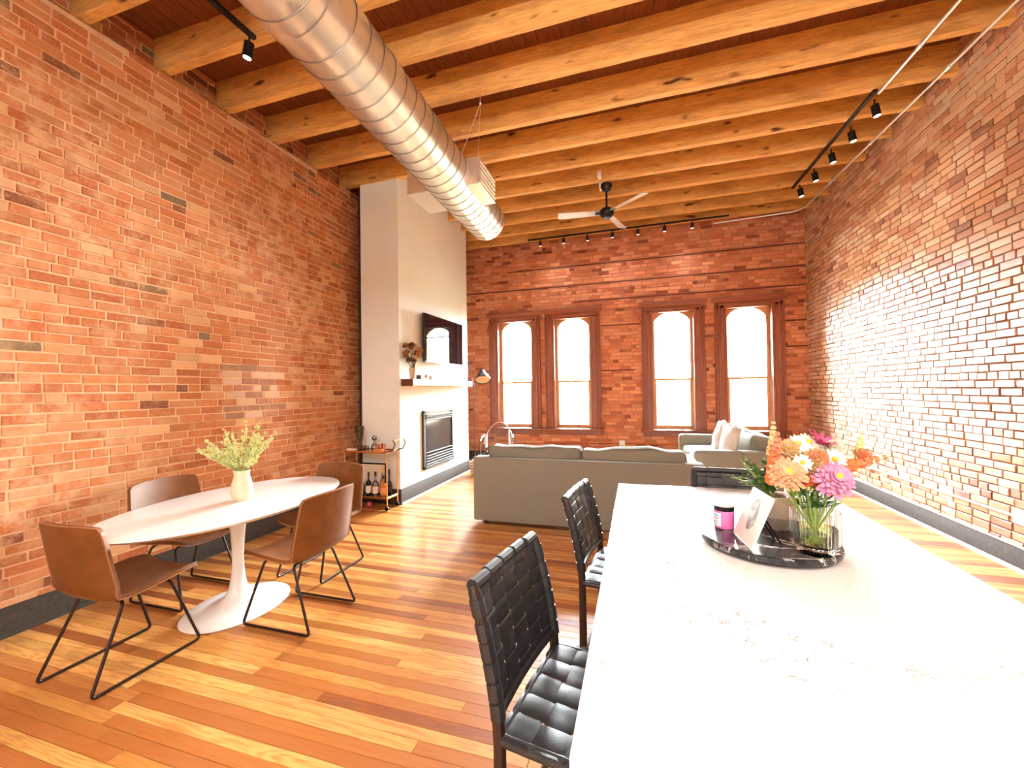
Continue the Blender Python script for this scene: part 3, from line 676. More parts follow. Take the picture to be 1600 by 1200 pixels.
def spot(loc, target, e, ang=75, blend=0.9, size=0.08, col=WARM):
    l = bpy.data.lights.new('spot_bulb', 'SPOT'); l.energy = e; l.spot_size = R(ang); l.spot_blend = blend; l.shadow_soft_size = size; l.color = col
    o = bpy.data.objects.new('spot_bulb', l); COL.objects.link(o); o.location = loc; o.rotation_euler = (Vector(target) - Vector(loc)).to_track_quat('-Z', 'Y').to_euler()
spot((-2.80, 2.40, zb(2.4) - 0.22), (-3.0, 2.45, 0.74), SPOT_E * 1.5, 130, 1.0)
for yy in (4.95, 5.9, 6.9): spot((2.32, yy, zb(yy) - 0.22), (2.6, yy, 1.0), SPOT_E * .7, 110)
for xx in (-1.5, -0.3, 0.9): spot((xx, 7.87, zb(7.9) - 0.18), (xx, 8.3, 1.5), SPOT_E * .35, 130)
# unseen fill lamps added behind the viewer to light the room
for k, (x, y) in enumerate(((-1.5, -1.9), (0.1, -1.9), (1.6, -1.9), (-0.9, -0.2), (1.5, -0.2))):
    zz = zb(y) - 1.05; lab = 'unseen linear fill lamp added behind the island'
    x = min(x, 1.6); lp = thing('fill_lamp', lab, 'lamp', (x, y, zz), 0, 'added fill lamps')
    G().rbox((0, 0, 0.03), (1.3, 0.16, 0.06), 0.008, 1).build('housing', WHITE, lp); G().box((0, 0, -0.002), (1.24, 0.12, 0.006)).build('diffuser', emit('diffuser%d' % k, (1, 0.88, 0.72), 8), lp, smooth=0)
    for s in (-.5, .5): G().cyl((s, 0, 0.06), (s, 0, 1.06), 0.004, n=6).build('cable', STEEL, lp)
    area_light('fill_light', (x, y, zz - 0.012), (0, 0, 0), 1.24, 0.12, FILL_LAMP_E, WARM); area_light('fill_uplight', (x, y, zz + 0.068), (R(180), 0, 0), 1.24, 0.12, FILL_LAMP_E * 2.8, WARM)  # second light is an uplight added to brighten the joists

# ------------------------------------------------------------------ ceiling fan
fan = thing('ceiling_fan', 'three-blade ceiling fan with dark motor and pale metal blades', 'fan', (-0.35, 5.94, 4.0))
G().box((-0.08, 0.0, 0.465), (0.05, 0.44, 0.09)).build('mount_block', WHITE, fan, smooth=0)
G().lathe([(0.0, 0.40), (0.075, 0.40), (0.08, 0.37), (0.06, 0.32), (0.025, 0.30), (0.0, 0.30)], 24).build('canopy', BLACKM, fan)
G().cyl((0, 0, 0.06), (0, 0, 0.32), 0.014).build('downrod', BLACKM, fan)
G().lathe([(0.0, -0.085), (0.05, -0.08), (0.085, -0.05), (0.10, -0.02), (0.10, 0.02), (0.07, 0.055), (0.03, 0.08), (0.0, 0.08)], 28).build('motor', BLACKM, fan)
BLD = M('fan_blade', (0.62, 0.58, 0.54), 0.32, 0.6)
for a in (-172, -41, 73):
    mt = Matrix.Rotation(R(a), 4, 'Z') @ Matrix.Rotation(R(14), 4, 'X')
    bl = G().prism([(0.10, -0.05), (0.66, -0.07), (0.69, -0.055), (0.69, 0.055), (0.66, 0.07), (0.10, 0.05)], -0.004, 0.004, lambda p, q, h: (p, q, h), mt).build('blade', BLD, fan)
    G().box((0.11, 0, -0.006), (0.10, 0.05, 0.01), mt).build('bracket', BLACKM, bl)

# ------------------------------------------------------------------ conduits and outlets
cA = thing('ceiling_conduit', 'steel conduit run below the joists along the right brick wall and round the corner', 'conduit', (0, 0, 0))
def zc(y): return zb(y) - 0.02
G().tube([(2.745, y, zc(y)) for y in np.linspace(-2.5, 7.85, 12)] + [(2.69, 7.98, zc(8.0)), (2.60, 8.045, zc(8.04)), (1.4, 8.06, zc(8.05) - .03)], 0.0125, 8).build('pipe', STEEL, cA)
for y in (2.6, 4.64, 5.9, 7.0): G().cyl((2.745, y - .03, zc(y)), (2.745, y + .03, zc(y)), 0.019).build('coupling', STEEL, cA)
cB = thing('track_conduit', 'steel conduit feeding the black track light below the joists', 'conduit', (0, 0, 0))
G().tube([(2.33 - 0.0 * y, y, zc(y)) for y in np.linspace(-2.5, 4.85, 8)], 0.0125, 8).build('pipe', STEEL, cB)
for y in (2.2, 4.25): G().cyl((2.33, y - .03, zc(y)), (2.33, y + .03, zc(y)), 0.019).build('coupling', STEEL, cB)
cC = thing('wall_conduit', 'thin steel conduit along the right brick wall above the baseboard', 'conduit', (0, 0, 0))
G().tube([(XR - 0.03, 6.55, 0.30), (XR - 0.03, 6.50, 0.40), (XR - 0.03, 6.42, 0.425), (XR - 0.03, 4.3, 0.432)], 0.0115, 8).build('pipe', STEEL, cC)
oR = G().rbox((XR - 0.03, 4.24, 0.435), (0.05, 0.11, 0.11), 0.006, 1).build('junction_box', WHITE, cC)
cD = thing('window_conduit', 'thin conduit along the window wall above the baseboard with outlet box', 'conduit', (0, 0, 0))
G().tube([(-3.0, YB - 0.025, 0.36), (-0.32, YB - 0.025, 0.41), (2.6, YB - 0.025, 0.42)], 0.010, 8).build('pipe', COPPER, cD)
G().rbox((-0.28, YB - 0.03, 0.42), (0.11, 0.05, 0.11), 0.006, 1).build('outlet_box', WHITE, cD)

# ------------------------------------------------------------------ dining table, vase and chairs
TX, TY = -2.73, 2.235
dt = thing('tulip_table', 'white oval tulip dining table beside the left brick wall', 'table', (TX, TY, 0))
A, B = 0.525, 0.835
G().lathe([(0.0, 0.712), (0.90, 0.712), (0.94, 0.716), (0.985, 0.733), (1.0, 0.738), (0.998, 0.741), (0.99, 0.742), (0.0, 0.742)], 96, sx=A, sy=B).build('table_top', WHITE, dt)
G().lathe([(0.33, 0.0), (0.335, 0.006), (0.32, 0.013), (0.22, 0.028), (0.125, 0.052), (0.078, 0.092), (0.054, 0.15), (0.042, 0.23), (0.037, 0.32), (0.039, 0.42), (0.047, 0.53), (0.062, 0.63), (0.085, 0.69), (0.10, 0.712)], 64, sx=0.86, sy=1.06).build('pedestal', WHITE, dt)
VX, VY = -2.72, 2.26
dv = tag(G().lathe([(0.047, 0), (0.052, 0.003), (0.068, 0.035), (0.072, 0.065), (0.066, 0.11), (0.053, 0.155), (0.048, 0.185), (0.052, 0.212), (0.049, 0.213), (0.044, 0.185), (0.047, 0.155), (0.06, 0.10), (0.05, 0.02), (0, 0.015)], 40).build('table_vase', M('cream_ceramic', (0.80, 0.70, 0.50), 0.35), None, (VX, VY, 0.742)), 'cream ceramic vase on the white oval table', 'vase')
FILL = M('filler_yellow', (0.78, 0.80, 0.30), 0.7, vary=(0.62, 0.68, 0.20), vscale=80); FILW = M('filler_cream', (0.82, 0.80, 0.52), 0.7)
rn = random.Random(11)
def sprig(i, ang, lean, ln):
    f = thing('filler_sprig', 'yellow-green wispy filler stem ' + ('leaning from the cream vase towards the brick wall' if i < 16 else 'standing tall in the cream vase' if i < 27 else 'cut short around the rim of the cream vase'), 'flower', (VX, VY, 0.76), 0, 'filler stems in the cream vase')
    d = Vector((math.cos(ang) * math.sin(lean), math.sin(ang) * math.sin(lean), math.cos(lean)))
    p0 = Vector((0, 0, 0)); p1 = Vector((d.x * .05, d.y * .05, 0.165)).xy.to_3d() * 1.0; p1 = Vector((max(-.03, min(.03, d.x * .06)), max(-.03, min(.03, d.y * .06)), 0.195)); p2 = p1 + d * ln
    g = G().tube([p0, p1, (p1 + p2) / 2 + Vector((0, 0, .01)), p2], 0.0018, 4); fl_ = G(); fw_ = G()
    for k in range(32):
        t = rn.uniform(0.08, 1.0); b = p1.lerp(p2, t) + Vector((0, 0, .01 * (1 - abs(2 * t - 1)))); q = (d + Vector((rn.uniform(-1, 1), rn.uniform(-1, 1), rn.uniform(-.5, 1))) * .9).normalized(); L = rn.uniform(.02, .055) * (1.25 - t * .7)
        e = b + q * L; g.tube([b, e], 0.0009, 3)
        for j in range(6):
            c = b.lerp(e, rn.uniform(.35, 1.05)) + Vector((rn.uniform(-1, 1), rn.uniform(-1, 1), rn.uniform(-1, 1))) * .005; s = rn.uniform(.0034, .0062)
            n1 = Vector((rn.uniform(-1, 1), rn.uniform(-1, 1), rn.uniform(-1, 1))).normalized(); n2 = n1.orthogonal().normalized(); n3 = n1.cross(n2)
            (fl_ if rn.random() < .6 else fw_).add([tuple(c + n1 * s), tuple(c - n1 * s), tuple(c + n2 * s), tuple(c - n2 * s), tuple(c + n3 * s * .6), tuple(c - n3 * s * .6)], [(0, 2, 4), (2, 1, 4), (1, 3, 4), (3, 0, 4), (2, 0, 5), (1, 2, 5), (3, 1, 5), (0, 3, 5)])
    g.build('stem', M('sprig_stem', (0.25, 0.32, 0.08), 0.6) if i == 0 else bpy.data.materials['sprig_stem'], f)
    fl_.build('blossom', FILL, f, smooth=0); fw_.build('cream_blossom', FILW, f, smooth=0)
for i in range(34):
    if i < 16: sprig(i, R(205 + rn.uniform(-45, 45)), R(rn.uniform(15, 66)), rn.uniform(.16, .30))
    elif i < 27: sprig(i, R(40 + rn.uniform(-60, 60)), R(rn.uniform(2, 40)), rn.uniform(.22, .36))
    else: sprig(i, rn.uniform(0, 6.28), R(rn.uniform(15, 60)), rn.uniform(.13, .24))

def make_chair(label, loc, rotz, first=None):
    if first:
        c = copy_tree(first); c.location = loc; c.rotation_euler = (0, 0, rotz); c['label'] = label; return c
    root = thing('leather_chair', label, 'chair', loc, rotz, 'leather dining chairs')
    prof = [(0.255, 0.425), (0.235, 0.440), (0.16, 0.443), (0.05, 0.432), (-0.06, 0.422), (-0.13, 0.422), (-0.185, 0.437), (-0.218, 0.475), (-0.236, 0.54), (-0.252, 0.63), (-0.270, 0.74), (-0.284, 0.82), (-0.289, 0.852)]
    wid = [0.205, 0.232, 0.245, 0.25, 0.252, 0.255, 0.258, 0.260, 0.260, 0.256, 0.250, 0.243, 0.228]
    def S(u, v):
        k = v * (len(prof) - 1); i = min(int(k), len(prof) - 2); f = k - i
        yy = prof[i][0] * (1 - f) + prof[i + 1][0] * f; zz = prof[i][1] * (1 - f) + prof[i + 1][1] * f; ww = wid[i] * (1 - f) + wid[i + 1] * f
        x = (u * 2 - 1); bk = max(0, min(1, (v - .45) / .2)); st = 1 - bk
        return (x * ww, yy + bk * 0.055 * abs(x) ** 2.2 * (1.1 - .3 * v), zz + st * 0.028 * abs(x) ** 3 - bk * 0.012 * max(0, v - .9) * 10 * abs(x) ** 4)
    sh = G().grid(S, 16, 48, 0.022).build('shell', LEATHER, root, smooth=60)
    rim = [S(0, v / 40) for v in range(41)] + [S(u / 12, 1) for u in range(1, 12)] + [S(1, 1 - v / 40) for v in range(41)] + [S(1 - u / 12, 0) for u in range(1, 12)]
    G().tube([(p[0], p[1], p[2]) for p in rim], 0.0035, 5, True).build('piping', PIPING, sh)
    def rnd(path, r=0.03, n=4):
        P = [Vector(p) for p in path]; out = [P[0]]
        for i in range(1, len(P) - 1):
            a = P[i] + (P[i - 1] - P[i]).normalized() * r; b = P[i] + (P[i + 1] - P[i]).normalized() * r
            for k in range(n + 1): t = k / n; out.append(a * (1 - t) ** 2 + P[i] * 2 * t * (1 - t) + b * t * t)
        out.append(P[-1]); return out
    for s in (-1, 1):
        G().tube(rnd([(s * .10, .13, .412), (s * .17, .13, .412), (s * .215, .265, .0095), (s * .215, -.265, .0095), (s * .17, -.10, .405), (s * .10, -.10, .405)]), 0.0085, 8).build('sled_leg', LEGM, root)
    G().tube([(-.10, .13, .412), (.10, .13, .412)], 0.0085, 8).build('cross_bar', LEGM, root); G().tube([(-.10, -.10, .405), (.10, -.10, .405)], 0.0085, 8).build('cross_bar', LEGM, root)
    return root
c0 = make_chair('tan leather sled-leg chair at the oval table end furthest from the bar cart', (-2.80, 1.60, 0), R(0))
make_chair('tan leather sled-leg chair between the oval table and the brick wall', (-3.28, 2.27, 0), R(-90), c0)
make_chair('tan leather sled-leg chair on the room side of the oval table', (-2.205, 2.27, 0), R(90), c0)
make_chair('tan leather sled-leg chair at the table end nearest the bar cart', (-2.60, 2.905, 0), R(180), c0)

# ------------------------------------------------------------------ sofas
def wavy_cushion(g, c, d, seed, b=0.05, puff=0.03):
    rn_ = random.Random(seed); t = G().rbox((0, 0, 0), d, b, 3, puff)
    ph = [rn_.uniform(0, 6) for _ in range(4)]
    v = [(x + c[0], y + c[1], z + c[2] + (0.012 * math.sin(x * 7 + ph[0]) + 0.007 * math.sin(x * 17 + ph[1])) * (z > 0)) for x, y, z in t.v]
    return g.add(v, t.f)
so = thing('sofa', 'long grey fabric sofa turned with its back to the dining area', 'sofa', (-0.58, 4.31, 0))
W = 2.40
G().rbox((0, 0.09, 0.395), (W, 0.18, 0.71), 0.018, 2).build('back_frame', FABRIC, so)
G().rbox((0, 0.55, 0.24), (W - 0.3, 0.78, 0.30), 0.02, 2).build('seat_base', FABRIC, so)
for s in (-1, 1): G().rbox((s * (W / 2 - 0.085), 0.53, 0.40), (0.17, 0.86, 0.62), 0.03, 2).build('arm', FABRIC, so)
for s in (-1, 1): G().rbox((s * (W - .36) / 4, 0.60, 0.45), ((W - .37) / 2, 0.72, 0.15), 0.04, 3, 0.015).build('seat_cushion', FABRIC, so)
for k, s in enumerate((-1, 1)): wavy_cushion(G(), (s * 0.528, 0.24, 0.645), (1.04, 0.24, 0.40), k).build('back_cushion', FABRIC, so)
for x in (-W / 2 + .12, W / 2 - .12):
    for yy in (0.08, 0.86): G().cyl((x, yy, 0), (x, yy, 0.10), 0.025, 0.03).build('foot', DWOOD, so)
s2 = thing('side_sofa', 'grey fabric sofa with pale pillows set sideways in front of the windows', 'sofa', (1.20, 5.70, 0))
L2 = 2.10; D2 = 1.0
G().rbox((D2 / 2 - .09, L2 / 2, 0.40), (0.18, L2, 0.66), 0.03, 2).build('back_frame', FABRIC, s2)
G().rbox((-0.05, L2 / 2, 0.24), (0.84, L2 - .3, 0.28), 0.02, 2).build('seat_base', FABRIC, s2)
for yy in (0.10, L2 - .10): G().rbox((-0.05, yy, 0.40), (0.90, 0.20, 0.58), 0.05, 3).build('arm', FABRIC, s2)
for k in (0, 1): G().rbox((-0.08, L2 / 2 + (k - .5) * 0.86, 0.45), (0.74, 0.84, 0.16), 0.05, 3, 0.015).build('seat_cushion', FABRIC, s2)
for k in (0, 1): G().rbox((0.30, L2 / 2 + (k - .5) * 0.86, 0.68), (0.24, 0.82, 0.36), 0.06, 3, 0.03, Matrix.Translation((0.30, 0, 0.68)) @ Matrix.Rotation(R(10), 4, 'Y') @ Matrix.Translation((-0.30, 0, -0.68))).build('back_cushion', FABRIC, s2)
for x in (-.42, .42):
    for yy in (0.1, L2 - .1): G().cyl((x, yy, 0), (x, yy, 0.11), 0.025, 0.03).build('foot', DWOOD, s2)
for k, (x, y, z, rz, ry, nm) in enumerate(((1.185, 6.12, 0.760, 4, 12, 'pale woven pillow leaning on the side sofa nearer its front arm'), (1.17, 6.66, 0.765, -4, 15, 'plump cream pillow on the side sofa towards the windows'))):
    mt = Matrix.Rotation(R(rz), 4, 'Z') @ Matrix.Rotation(R(ry), 4, 'Y')
    tag(G().rbox((0, 0, 0), (0.10, 0.42, 0.42), 0.045, 3, 0.045, mt).build('pillow', PILLOW, None, (x, y, z)), nm, 'pillow', 'pillows on the side sofa')

# ------------------------------------------------------------------ clear acrylic chair, floor lamp, basket behind the sofa
gc = thing('acrylic_chair', 'clear acrylic armchair with round back below the windows', 'chair', (-2.27, 6.62, 0), R(10))
def ghost(u, v):
    a = (u - .5) * math.pi * 1.05; r = 0.25
    h = 0.46 + (0.47 * math.cos(a * .62) ** 2.2 if v > 0 else 0) * v
    return (r * math.sin(a), 0.06 + r * math.cos(a) * (0.85 + .12 * v), h)
G().grid(ghost, 24, 6).build('back_shell', CLEAR, gc)
G().prism([(0.245 * math.cos(a), 0.24 * math.sin(a)) for a in np.linspace(0, 2 * math.pi, 25)[:-1]], 0.44, 0.46, lambda a, b, h: (a, b, h)).build('seat', CLEAR, gc)
for s in (-1, 1):
    G().tube([(s * .25, -.20, .0), (s * .25, -.19, .44), (s * .262, -.16, .66), (s * .27, .0, .70), (s * .25, .12, .72)], 0.013, 8).build('arm', CLEAR, gc)
    G().tube([(s * .2, .22, 0), (s * .2, .2, .45)], 0.014, 8).build('leg', CLEAR, gc)
G().tube([ghost(u, 1.0) for u in np.linspace(0, 1, 25)], 0.006, 6).build('rim', M('edge_glint', (0.80, 0.79, 0.77), 0.15), gc)  # opaque pale tube paints the bright glint along the clear edge
lamp = thing('floor_lamp', 'dark dome-shade floor lamp standing between chimney breast and windows', 'lamp', (-3.09, 7.62, 0))
LMP = M('lamp_grey', (0.028, 0.027, 0.028), 0.55)
G().lathe([(0.0, 0), (0.14, 0), (0.14, 0.015), (0.02, 0.03), (0.0, 0.03)], 28).build('base', LMP, lamp)
G().cyl((0, 0, 0.02), (0, 0, 1.62), 0.010).build('pole', LMP, lamp)
G().tube([(-0.09, 0, 2.10), (-0.06, 0, 1.75), (0, 0, 1.60), (0.10, -.02, 1.72), (0.17, -.04, 1.83)], 0.008, 8).build('arm', LMP, lamp)
mt = Matrix.Translation((0.20, -0.05, 1.70)) @ Matrix.Rotation(R(-14), 4, 'Y') @ Matrix.Rotation(R(-28), 4, 'X') @ Matrix.Scale(1.2, 4)
shd = G().lathe([(0.0, 0.20), (0.03, 0.20), (0.045, 0.17), (0.06, 0.13), (0.10, 0.08), (0.125, 0.03), (0.13, 0.0), (0.125, 0.0), (0.118, 0.03), (0.09, 0.08), (0.05, 0.13), (0.0, 0.15)], 32, M=mt).build('shade', LMP, lamp)
G().lathe([(0.0, 0.012), (0.116, 0.012), (0.118, 0.016), (0.0, 0.02)], 28, M=mt).build('shade_liner', M('lamp_liner', (0.80, 0.55, 0.30), 0.5), shd)
bk = thing('wicker_basket', 'open wicker basket with pale cloth beside the chimney breast', 'basket', (-2.72, 6.85, 0))
WICK = [M('wicker_tan', (0.55, 0.30, 0.14), 0.7), M('wicker_pale', (0.75, 0.62, 0.48), 0.7)]
for k in range(9):
    z = 0.012 + k * 0.026; r = 0.125 + 0.004 * k
    G().tube([(r * math.cos(a) * (1 + .012 * (-1) ** (i + k)), r * math.sin(a) * (1 + .012 * (-1) ** (i + k)), z) for i, a in enumerate(np.linspace(0, 2 * math.pi, 33)[:-1])], 0.013, 6, True).build('weave_ring', WICK[k % 2], bk)
G().lathe([(0.0, 0.0), (0.12, 0.0), (0.12, 0.01), (0.0, 0.01)], 24).build('bottom', WICK[0], bk)
tag(G().ball((0, 0, 0), 0.125, 16, 10, (1, 1, .55)).build('folded_cloth', PILLOW, None, (-2.72, 6.85, 0.235)), 'pale folded cloth stuffed in the wicker basket', 'cloth')

# ------------------------------------------------------------------ bar cart
BX0, BX1, BY0, BY1 = -3.66, -3.03, 4.50, 4.74
bc = thing('bar_cart', 'gold two-tier bar cart in front of the chimney breast', 'cart', ((BX0 + BX1) / 2, (BY0 + BY1) / 2, 0))
bw, bd = (BX1 - BX0) / 2, (BY1 - BY0) / 2
TZ, LZ = 0.735, 0.155
MIR = M('mirror_shelf', (0.55, 0.42, 0.36), 0.12, 0.9)
for z, nm in ((TZ, 'top_shelf'), (LZ, 'lower_shelf')):
    sh = G().box((0, 0, z - 0.006), (bw * 2 - .02, bd * 2 - .02, 0.010)).build(nm, MIR, bc, smooth=0)
    for s in (-1, 1):
        G().rbox((0, s * bd, z - .004), (bw * 2, 0.014, 0.026), 0.003, 1).build('rail', GOLD, sh); G().rbox((s * bw, 0, z - .004), (0.014, bd * 2, 0.026), 0.003, 1).build('rail', GOLD, sh)
for sx in (-1, 1):
    for sy in (-1, 1):
        lg = G().cyl((sx * bw, sy * bd, 0.05), (sx * bw, sy * bd, TZ + (0.0 if sx > 0 else -.02)), 0.009, n=10).build('post', GOLD, bc)
        G().cyl((sx * bw, sy * bd - .010, 0.026), (sx * bw, sy * bd + .010, 0.026), 0.0255, n=16).build('caster', BLACKM, lg)
G().tube([(bw, -bd, TZ), (bw + .09, -bd, TZ + .025), (bw + .125, -bd, TZ + .10), (bw + .10, -bd, TZ + .15), (bw + .10, bd, TZ + .15), (bw + .125, bd, TZ + .10), (bw + .09, bd, TZ + .025), (bw, bd, TZ)], 0.009, 8).build('handle', M('handle_bronze', (0.16, 0.10, 0.06), 0.3, 0.9), bc)
def on_cart(name, label, cat, x, y, z, parts, group=None):
    t = thing(name, label, cat, ((BX0 + BX1) / 2 + x, (BY0 + BY1) / 2 + y, z), 0, group)
    for pn, g, m in parts: g.build(pn, m, t)
    return t
CG = thin_glass('crystal', (0.86, 0.84, 0.82)); AMB = M('amber_liquor', (0.45, 0.17, 0.03), 0.1); DKB = M('bottle_dark', (0.012, 0.010, 0.010), 0.12); LBL = M('paper_label', (0.80, 0.74, 0.64), 0.6); CORK = M('bottle_cap', (0.02, 0.02, 0.02), 0.3); YEL = M('cap_yellow', (0.80, 0.55, 0.05), 0.4)
t0 = TZ + .0
on_cart('tall_glass_vase', 'tall fluted crystal vase on the bar cart', 'vase', -0.20, 0.04, t0, [('body', G().lathe([(0.045, 0), (0.047, 0.006), (0.018, 0.02), (0.020, 0.06), (0.038, 0.13), (0.050, 0.24), (0.058, 0.31), (0.055, 0.31), (0.046, 0.24), (0.034, 0.13), (0.0, 0.08)], 24, rib=.05, ribn=8), CG)])
on_cart('round_decanter', 'round-stoppered crystal decanter on the bar cart', 'decanter', 0.02, 0.05, t0, [('body', G().lathe([(0.03, 0), (0.045, 0.01), (0.045, 0.05), (0.015, 0.09), (0.012, 0.12), (0.016, 0.125), (0.0, 0.125)], 20), CG), ('stopper', G().ball((0, 0, 0.155), 0.034, 14, 10), M('smoke_glass', (0.25, 0.25, 0.25), 0.08, 0.7))])
for k, x in enumerate((-0.12, -0.07, -0.03)): on_cart('whiskey_glass', 'small clear tumbler on the bar cart between the vase and decanter', 'glass', x, -0.05, t0, [('body', G().lathe([(0.024, 0), (0.026, 0.003), (0.029, 0.07), (0.027, 0.07), (0.023, 0.01), (0.0, 0.01)], 18), CG)], 'tumblers on the bar cart')
for k, (x, y) in enumerate(((0.12, -0.02), (0.165, 0.02), (0.21, -0.02), (0.14, 0.06))): on_cart('copper_cup', 'shiny copper cup on the bar cart near its handle', 'cup', x, y, t0 + .0, [('body', G().lathe([(0.018, 0), (0.022, 0.002), (0.024, 0.085), (0.021, 0.085), (0.019, 0.006), (0, 0.006)], 18), COPPER)], 'copper cups on the bar cart')
on_cart('orange_box', 'flat orange snack box lying on the bar cart below the copper cups', 'box', 0.17, -0.085, t0, [('body', G().rbox((0, 0, 0.016), (0.13, 0.035, 0.032), 0.003, 1), M('orange_card', (0.75, 0.32, 0.08), 0.5))])
for k, x in enumerate((-0.265, -0.195)): on_cart('coaster_block', 'cream coaster block on the corner of the bar cart', 'coaster', x, -0.085, t0, [('body', G().rbox((0, 0, 0.015), (0.064, 0.05, 0.03), 0.003, 1), LBL)], 'coaster blocks on the bar cart')
l0 = LZ
fr = on_cart('framed_print', 'framed cream print leaning on the back of the lower cart shelf', 'picture frame', -0.03, 0.085, l0, [('frame', G().rbox((0, 0, 0.20), (0.40, 0.016, 0.40), 0.003, 1), BLACKM), ('print', G().box((0, -0.0095, 0.20), (0.365, 0.003, 0.365)), LBL)])
def bottle(name, label, x, y, r, h, glass, lab, cap, neck=0.4):
    hb = h * (1 - neck); parts = [('glass', G().lathe([(r * .9, 0), (r, 0.005), (r, hb * .88), (r * .8, hb), (r * .32, hb + h * .08), (r * .3, h * .9), (0, h * .9)], 20), glass), ('cap', G().cyl((0, 0, h * .84), (0, 0, h), r * .4, r * .4, 12), cap)]
    if lab: parts.append(('paper_label', G().tube([(0, 0, hb * .2), (0, 0, hb * .72)], r * 1.02, 20, caps=False), lab))
    on_cart(name, label, 'bottle', x, y, l0, parts, 'bottles on the lower cart shelf')
bottle('wine_bottle', 'dark wine bottle with pale label on the lower cart shelf', -0.02, -0.03, 0.036, 0.30, DKB, LBL, CORK)
bottle('gin_bottle', 'clear square-shouldered bottle with cream label on the lower cart shelf', 0.085, -0.03, 0.040, 0.31, CG, LBL, CORK, .45)
bottle('whiskey_bottle', 'amber bottle with orange label beside the right cart post', 0.195, -0.02, 0.040, 0.26, AMB, M('orange_label', (0.75, 0.30, 0.10), 0.5), CORK)
bottle('liqueur_bottle', 'slim bottle with bright yellow cap on the lower cart shelf', 0.135, 0.045, 0.030, 0.34, CG, None, YEL, .42)
bottle('tall_dark_bottle', 'tall dark bottle behind the others on the lower cart shelf', 0.235, 0.055, 0.034, 0.33, DKB, None, CORK, .5)
on_cart('cocktail_shaker', 'dark green glass carafe on the lower cart shelf by the print', 'carafe', -0.14, -0.02, l0, [('body', G().lathe([(0.035, 0), (0.042, 0.01), (0.05, 0.08), (0.035, 0.16), (0.03, 0.19), (0.034, 0.20), (0.0, 0.19)], 20), M('green_glass', (0.05, 0.08, 0.05), 0.1))])
tag(G().ball((0, 0, 0), 0.036, 16, 10).build('pink_ball', M('pink_rubber', (0.75, 0.10, 0.16), 0.45), None, (-3.36, 4.60, 0.0365)), 'small pink ball on the floor under the bar cart', 'ball')

# ------------------------------------------------------------------ kitchen island
IX0, IX1, IY0, IY1, IZ = -0.113, 0.972, 0.655, 2.62, 0.914
def quartz():
    m, t, b = nt('quartz'); p = objc(t)
    n1 = noise(t, mapping(t, p, (1, 1.6, 1)), 11, 7, 0.72, 1.6); reg = ramp(t, noise(t, p, 2.2, 2, 0.5), 0.48, 0.66)
    d = node(t, 'ShaderNodeMath', operation='SUBTRACT'); t.links.new(n1, d.inputs[0]); d.inputs[1].default_value = 0.5
    a = node(t, 'ShaderNodeMath', operation='ABSOLUTE'); t.links.new(d.outputs[0], a.inputs[0])
    line = node(t, 'ShaderNodeMapRange'); line.clamp = True; line.inputs['From Min'].default_value = 0.006; line.inputs['From Max'].default_value = 0.020; line.inputs['To Min'].default_value = 1; line.inputs['To Max'].default_value = 0
    t.links.new(a.outputs[0], line.inputs['Value'])
    k = node(t, 'ShaderNodeMath', operation='MULTIPLY'); t.links.new(line.outputs[0], k.inputs[0]); t.links.new(reg, k.inputs[1])
    k2 = node(t, 'ShaderNodeMath', operation='MULTIPLY'); t.links.new(k.outputs[0], k2.inputs[0]); t.links.new(ramp(t, noise(t, p, 30, 2), 0.48, 0.6), k2.inputs[1])
    t.links.new(mixc(t, k2.outputs[0], (0.84, 0.84, 0.82), (0.04, 0.042, 0.042)), b.inputs['Base Color']); b.inputs['Roughness'].default_value = 0.18; return m
isl = thing('kitchen_island', 'kitchen island with thick white veined quartz worktop', 'island', ((IX0 + IX1) / 2, (IY0 + IY1) / 2, 0))
iw, il = IX1 - IX0, IY1 - IY0
G().rbox((0, 0, IZ - 0.02), (iw, il, 0.04), 0.003, 2).build('worktop', quartz(), isl)
CAB = M('island_paint', (0.045, 0.04, 0.038), 0.45)
G().rbox((0.16, -0.20, 0.485), (iw - 0.36, il - 0.44, 0.77), 0.004, 1).build('cabinet', CAB, isl)
G().box((0.18, -0.20, 0.05), (iw - 0.44, il - 0.52, 0.10)).build('toe_kick', BLACKM, isl, smooth=0)
for k in range(3): G().rbox((iw / 2 - 0.018, -il / 2 + 0.30 + k * 0.50, 0.485), (0.02, 0.47, 0.72), 0.004, 1).build('door', CAB, isl)

# ------------------------------------------------------------------ woven counter stools
SW, SD, SZ, BT = 0.42, 0.40, 0.62, 0.985
def ribbon(Sf, along, pos, wid, cross, off, amp=0.0022, th=0.0022, lo=0.0, hi=1.0):
    g = G(); N = len(cross) * 6 + 3
    def q(s, side, layer):
        t = lo + (hi - lo) * s
        ph = (t - cross[0]) / (cross[1] - cross[0]); o = amp * (-1 if off % 2 == 0 else 1) * max(-1, min(1, 1.9 * math.cos(math.pi * ph)))
        a, b = (t, pos + side * wid / 2) if along == 'u' else (pos + side * wid / 2, t)
        P, n_ = Sf(a, b); return tuple(P + n_ * (o + layer * th - (0.0008 if abs(side) > .9 else 0)))
    v = []; f = []; cols = [(-1, 0), (-.8, 1), (.8, 1), (1, 0), (.8, -.2), (-.8, -.2)]
    for i in range(N): v += [q(i / (N - 1), s, l) for s, l in cols]
    for i in range(N - 1):
        for k in range(6): f.append((i * 6 + k, i * 6 + (k + 1) % 6, i * 6 + 6 + (k + 1) % 6, i * 6 + 6 + k))
    f += [tuple(range(5, -1, -1)), tuple((N - 1) * 6 + k for k in range(6))]
    return g.add(v, f)
def back_y(z): t = max(0, (z - SZ) / (BT - SZ)); return -SD / 2 - 0.008 - 0.075 * t ** 1.5
